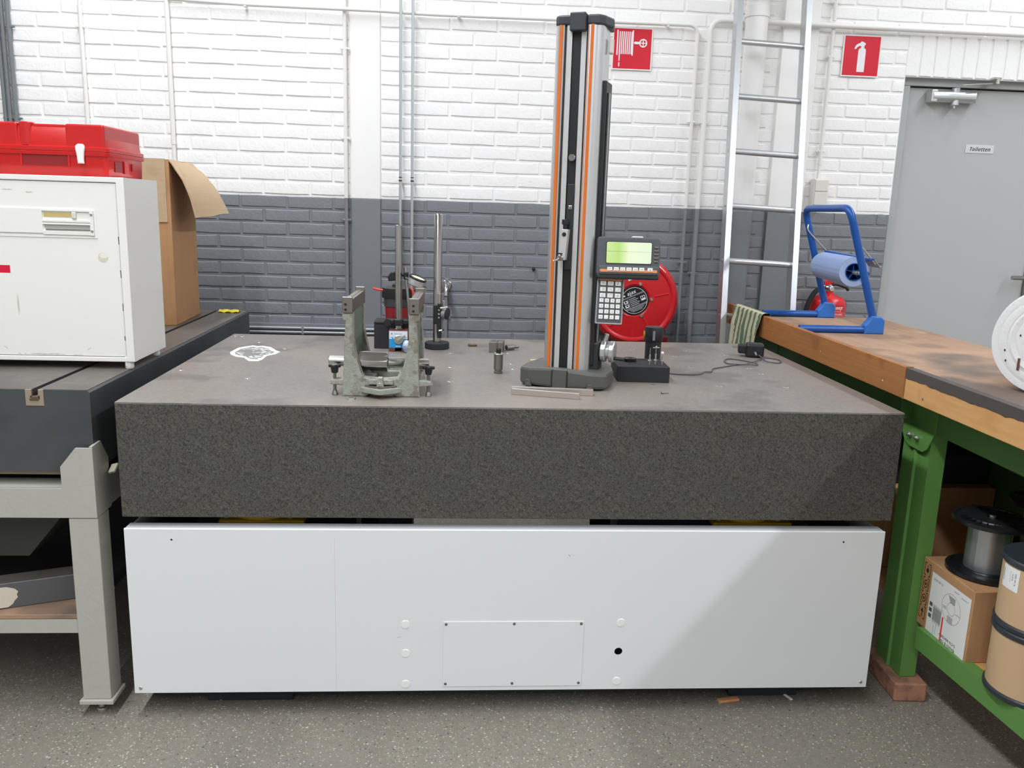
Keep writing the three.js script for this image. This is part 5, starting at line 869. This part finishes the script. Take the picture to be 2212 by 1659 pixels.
{
  const t = riser('wall_conduit', 'white conduit running down to the beige switch box', [[1.585, 2.2, M.whitePipe], [2.23, 2.9, M.whitePipe], [1.52, 1.59, M.whitePipe, 0.8]], 1.547, 0.009, [[2.31, M.whitePipe], [2.074, M.whitePipe], [1.649, M.whitePipe]], 'conduit');
}
{
  const t = thing('switch_box', 'beige surface mounted switch box above the blue stand', 'switch box');
  obj('box', span(1.517, 1.589, 1.395, 1.521, WZ + 0.001, WZ + 0.05, 0.004), M.beige, t);
  obj('rocker', span(1.522, 1.584, 1.464, 1.516, WZ + 0.049, WZ + 0.055, 0.002), M.beige, t);
  obj('socket_lid', span(1.522, 1.584, 1.4, 1.458, WZ + 0.049, WZ + 0.056, 0.002), M.beige, t);
}
for (const [n, y, lab] of [[0, 0.751, 'upper of two thin grey pipes along the foot of the wall'], [1, 0.731, 'lower of two thin grey pipes along the foot of the wall']]) {
  const t = thing('skirting_pipe', lab, 'pipe');
  obj('pipe', tube([[-2.4, y, WZ + 0.02], [-0.4, y, WZ + 0.02]], 0.0075, 0.02, 12), mat(0x8d9094, 0.35, 0.2), t);
  for (const x of [-1.6, -0.9, -0.5]) clipAt(x, y, 0.0075, WZ + 0.02, M.darkPipe, t, true, true, WZ + 0.0105);
}
tag(obj('cable_trunk', span(-2.4, -0.4, 0.69, 0.772, WZ, WZ + 0.01, 0.002), M.smoothDark), 'flat grey backing strip behind the thin pipes at the wall foot', 'trunking');
tag(obj('wall_plug', [lathe([[0, 0.012], [0.006, 0.01], [0.0085, 0.004], [0.0085, 0]], 16).rotateX(Math.PI / 2).translate(0.198, 1.057, WZ + 0.001)], M.black), 'small black knob on the grey wall left of the height gauge', 'knob');
// fire signs
{
  const sign = (label, x, y, w, h, draw) => {
    const t = thing('safety_sign', label, 'sign', [x, y, WZ + 0.0035]);
    obj('sign_plate', box(w, h, 0.003, 0, 0, 0, 0.0008), M.plastic, t);
    const a = paint(512, 512, (g) => { g.fillStyle = '#f4f2f0'; g.fillRect(0, 0, 512, 512); g.fillStyle = '#d91f36'; g.fillRect(14, 14, 484, 484); g.fillStyle = g.strokeStyle = '#f2f1f3'; draw(g); });
    obj('sign_print', decal(w - 0.001, h - 0.001, 0, 0, 0.0017), new THREE.MeshStandardMaterial({ map: a, roughness: 0.25 }), t, true);
  };
  sign('red and white hose reel sign beside the top of the height gauge', 0.6165, 2.073, 0.186, 0.185, (g) => {
    g.lineCap = 'round'; g.lineWidth = 17; const L = (a, b, c, d) => { g.beginPath(); g.moveTo(a, b); g.lineTo(c, d); g.stroke(); };
    L(62, 40, 62, 330); L(258, 40, 258, 330); g.lineWidth = 15; for (let k = 0; k < 7; k++) L(92 + k * 25, 56, 92 + k * 25, k ? 316 : 316); L(92, 300, 92, 400); L(92, 428, 92, 466);
    g.lineWidth = 30; L(288, 182, 330, 182); g.lineWidth = 16; g.beginPath(); g.arc(392, 182, 44, 0, 7); g.stroke(); g.lineWidth = 12; L(350, 182, 434, 182); L(392, 140, 392, 224);
  });
  sign('red and white extinguisher sign left of the door', 1.6995, 2.0855, 0.182, 0.185, (g) => {
    g.beginPath(); g.moveTo(208, 200); g.quadraticCurveTo(208, 160, 240, 158); g.lineTo(240, 132); g.lineTo(228, 132); g.quadraticCurveTo(190, 140, 176, 172); g.lineTo(152, 172); g.quadraticCurveTo(160, 110, 226, 96); g.quadraticCurveTo(228, 76, 256, 78); g.lineTo(296, 96); g.lineTo(300, 112); g.lineTo(282, 134); g.lineTo(282, 158); g.quadraticCurveTo(310, 162, 310, 200); g.lineTo(310, 452); g.lineTo(208, 452); g.fill();
  });
}
// hose reel
{
  const cx = 0.643, cy = 0.944, z = -1.75, R = 0.205, t = thing('hose_reel', 'big red fire hose reel on the wall behind the keypad', 'hose reel', [cx, cy, 0]);
  const disc = (zz, k) => lathe([[0, -0.002], [0.06, -0.002], [0.068, -0.001], [0.075, 0.004], [0.09, 0.004], [0.17, 0.002], [0.178, 0.008], [0.186, 0.009], [0.192, 0.002], [0.2, -0.004], [0.205, -0.012], [0.203, -0.018], [0.19, -0.006], [0, -0.008]], 72, 0.5).rotateX(Math.PI / 2).translate(0, 0, zz);
  const d = obj('front_disc', disc(z), M.red, t);
  for (let k = 0; k < 5; k++) { const a = 0.22 + k * 1.2566; obj('pressed_rib', box(0.068, 0.009, 0.006, 0.128, 0, z + 0.003, 0.003).rotateZ(a), M.red, d); }
  obj('rear_disc', disc(-1.93), M.red, t);
  obj('hose_drum', lathe([[0.1, 0], [0.165, 0], ...Array.from({ length: 13 }, (_, k) => [0.165 + (k % 2 ? 0.008 : 0), 0.012 * (k + 1)]), [0.1, 0.165]], 40).rotateX(Math.PI / 2).translate(0, 0, -1.925), M.blackMatte, t);
  obj('wall_bracket', [cyl([0, 0, WZ], [0, 0, -1.76], 0.03, 20), box(0.2, 0.3, 0.012, 0, 0, WZ + 0.008, 0.003)], M.redDark, t);
  obj('frame_arm', [box(0.05, 0.24, 0.015, 0.2, -0.32, -1.98, 0.003)], M.redDark, t);
  const art = paint(512, 512, (g) => {
    g.fillStyle = '#17181b'; g.fillRect(0, 0, 512, 512); g.strokeStyle = '#eee'; g.fillStyle = '#eee'; g.lineWidth = 8; g.beginPath(); g.arc(256, 256, 232, 0, 7); g.stroke();
    g.translate(256, 256); g.rotate(-0.42); g.font = 'bold 84px sans-serif'; g.textAlign = 'center'; g.fillText('ajax', 0, -120); g.beginPath(); g.arc(-140, -140, 16, 0, 7); g.fill();
    g.fillRect(-210, -98, 420, 5); g.fillRect(-215, -82, 430, 4); g.font = '22px sans-serif'; for (let k = 0; k < 5; k++) { g.fillRect(-90, -52 + k * 30, 130 + (k * 37) % 60, 9); } g.fillRect(-110, -64, 5, 150); g.fillRect(-190, -50, 70, 56); g.fillRect(-190, 24, 70, 56); g.fillStyle = '#17181b'; g.fillRect(-172, -40, 30, 30); g.fillRect(-170, 34, 34, 24); g.fillStyle = '#eee';
    g.fillRect(120, -30, 84, 84); g.fillStyle = '#17181b'; g.fillRect(130, -20, 26, 40); g.fillRect(166, -20, 26, 40); g.fillStyle = '#eee'; for (let k = 0; k < 3; k++) g.fillRect(-215 + k * 12, 98 + k * 12, 430 - k * 24, 4); for (let k = 0; k < 3; k++) g.fillRect(-140 + k * 20, 140 + k * 20, 280 - k * 46, 6);
  });
  obj('hub_plate', [lathe([[0, 0.0], [0.066, 0], [0.068, 0.002], [0.066, 0.005], [0, 0.005]], 48).rotateX(Math.PI / 2).translate(0, 0, z - 0.001)], M.black, d);
  obj('hub_print', new THREE.CircleGeometry(0.0655, 48).translate(0, 0, z + 0.0044), new THREE.MeshStandardMaterial({ map: art, roughness: 0.35 }), d, true);
  for (const a of [1.27, 0.08, -1.08, -2.3, 2.4]) obj('bolt', [lathe([[0, 0.008], [0.006, 0.007], [0.0088, 0.003], [0.009, 0]], 16).rotateX(Math.PI / 2).translate(0.079 * Math.cos(a), 0.079 * Math.sin(a), z + 0.003)], M.zinc, d);
  for (const [x, y, r] of [[0.115, 0.145, -0.75], [-0.012, 0.105, 0.5]]) obj('sticker', box(0.05, 0.012, 0.001, x, y, z + 0.0065, 0, [0, 0, r]), M.plastic, d);
}
// water tap
{
  const x = -0.222, t = thing('water_tap', 'chrome water tap on the grey wall behind the round base stand', 'tap');
  obj('tap_body', [cyl([x + 0.003, 0.972, WZ + 0.002], [x + 0.003, 0.972, WZ + 0.07], 0.0105, 16), cyl([x + 0.003, 0.972, WZ + 0.001], [x + 0.003, 0.972, WZ + 0.01], 0.024, 20), cyl([x, 0.96, WZ + 0.07], [x, 0.995, WZ + 0.07], 0.0125, 18, 0.009), ...tube([[x, 0.975, WZ + 0.06], [x + 0.002, 0.968, WZ + 0.1], [x + 0.002, 0.925, WZ + 0.105]], 0.0095, 0.03), cyl([x + 0.002, 0.924, WZ + 0.105], [x + 0.002, 0.934, WZ + 0.105], 0.0115, 18)], M.chrome, t);
  obj('tap_handle', [cyl([x, 0.99, WZ + 0.07], [x, 1.012, WZ + 0.07], 0.0045, 12), ...tube([[x - 0.022, 1.016, WZ + 0.07], [x + 0.022, 1.004, WZ + 0.07]], 0.004, 0.01)], M.chrome, t);
  obj('supply_pipe', cyl([x + 0.002, 0.5, WZ + 0.014], [x + 0.002, 0.96, WZ + 0.014], 0.0085, 14), M.darkPipe, t);
  clipAt(x + 0.002, 0.815, 0.0085, WZ + 0.014, M.darkPipe, t, false);
}
// leaning aluminium ladder
{
  const t = thing('ladder', 'aluminium ladder leaning on the wall behind the granite plate', 'ladder', [1.1085, 0, -1.36]);
  const lean = Math.atan2(0.2, 0.946), roll = -0.0408;
  t.rotation.set(-lean, 0, roll, 'XYZ');
  const len = 3.1, rw = 0.0245, rd = 0.06, half = 0.1415;
  for (const s of [-1, 1]) {
    const cx = s * (half + rw / 2), r = obj('rail', ext([[-rw / 2, -rd / 2], [rw / 2, -rd / 2], [rw / 2, rd / 2], [-rw / 2, rd / 2]], len, 0.002, [[[-rw / 2 + 0.003, -rd / 2 + 0.003], [-rw / 2 + 0.003, rd / 2 - 0.003], [rw / 2 - 0.003, rd / 2 - 0.003], [rw / 2 - 0.003, -rd / 2 + 0.003]]]).rotateX(-Math.PI / 2).translate(cx, 0.012, 0), M.ladder, t);
    obj('rail_foot', box(rw + 0.006, 0.03, rd + 0.006, cx, 0.015, 0, 0.004), M.rubber, r);
    for (let k = 0; k < 12; k++) obj('rivet', lathe([[0, 0.003], [0.006, 0.002], [0.0085, 0]], 12).rotateZ(-s * Math.PI / 2).translate(cx + s * rw / 2, 0.197 + k * 0.2417, 0.004), M.zinc, r);
  }
  for (let k = 0; k < 12; k++) obj('rung', cyl([-half, 0.197 + k * 0.2417, 0], [half, 0.197 + k * 0.2417, 0], 0.0135, 18), M.ladder, t);
}
// fire extinguisher
{
  const x = 1.603, z = -1.86, t = thing('fire_extinguisher', 'red fire extinguisher behind the blue paper stand', 'extinguisher', [x, 0, z]);
  obj('cylinder', lathe([[0, 0.42], [0.07, 0.42], [0.08, 0.43], [0.083, 0.45], [0.083, 0.935], [0.08, 0.953], [0.066, 0.97], [0.03, 0.983], [0.022, 0.99], [0.022, 1.0], [0, 1.0]], 44), M.red, t);
  obj('wall_hanger', box(0.05, 0.14, 0.062, 0, 0.85, -0.109, 0.004), M.blackMatte, t);
  const art = paint(512, 384, (g, w, h) => { g.fillStyle = '#cf1f26'; g.fillRect(0, 0, w, h); g.fillStyle = '#f2eeee'; g.font = 'bold 58px sans-serif'; g.textAlign = 'center'; g.fillText('VERRIJT', 256, 70); g.font = '18px sans-serif'; g.fillText('brandbeveiliging', 256, 104); g.strokeStyle = '#f2eeee'; g.lineWidth = 3; g.strokeRect(120, 124, 272, 54); g.font = 'bold 30px sans-serif'; g.fillText('NEDERLANDSE', 256, 162, 250); for (let k = 0; k < 5; k++) g.fillRect(80, 260 + k * 22, 352 - (k * 53) % 90, 8); });
  obj('label', new THREE.CylinderGeometry(0.0834, 0.0834, 0.11, 30, 1, true, -0.86, 1.72).translate(0, 0.885, 0).rotateY(0.22), new THREE.MeshStandardMaterial({ map: art, roughness: 0.32 }), t, true);
  const v = obj('valve', [cyl([0, 0.998, 0], [0, 1.03, 0], 0.014, 18), cyl([0, 1.012, 0], [0.002, 1.012, 0.03], 0.012, 18), cyl([-0.03, 1.02, 0.005], [0.02, 1.01, 0.005], 0.008, 14)], M.chrome, t);
  obj('lever', [ext([[-0.03, 1.025], [0.0, 1.03], [0.025, 1.045], [0.03, 1.062], [0.008, 1.06], [-0.028, 1.045]], 0.022, 0.003).translate(0, 0, -0.011)], M.red, v);
  obj('carry_handle', [...tube([[0.005, 1.028, 0], [0.03, 1.034, 0], [0.085, 1.018, 0], [0.096, 1.004, 0]], 0.0068, 0.02)], M.black, v);
  obj('hose', tube([[-0.02, 1.018, 0], [-0.07, 1.005, 0.02], [-0.112, 0.94, 0.03], [-0.118, 0.8, 0.03], [-0.1, 0.6, 0.03]], 0.012, 0.06, 12), M.rubber, t);
}
// floor litter
tag(obj('wood_chip', box(0.062, 0.008, 0.016, 0.612, 0.0045, -0.035, 0.002, [0, 0.15, 0.02]), M.chip), 'orange wood splinter on the floor before the right foot', 'chip');
tag(obj('plastic_scrap', box(0.008, 0.004, 0.034, 0.79, 0.003, -0.05, 0.0015, [0, 0.4, 0]), M.plastic), 'white plastic scrap on the floor below the right of the cabinet', 'scrap');
tag(obj('metal_scrap', box(0.016, 0.003, 0.008, -0.79, 0.002, -0.065, 0.001, [0, 0.2, 0]), M.zinc), 'shiny metal sliver on the floor below the left of the cabinet', 'scrap');

scene.traverse(o => { if (o.isMesh) { o.castShadow = true; o.receiveShadow = true; } });
renderer.render(scene, camera);
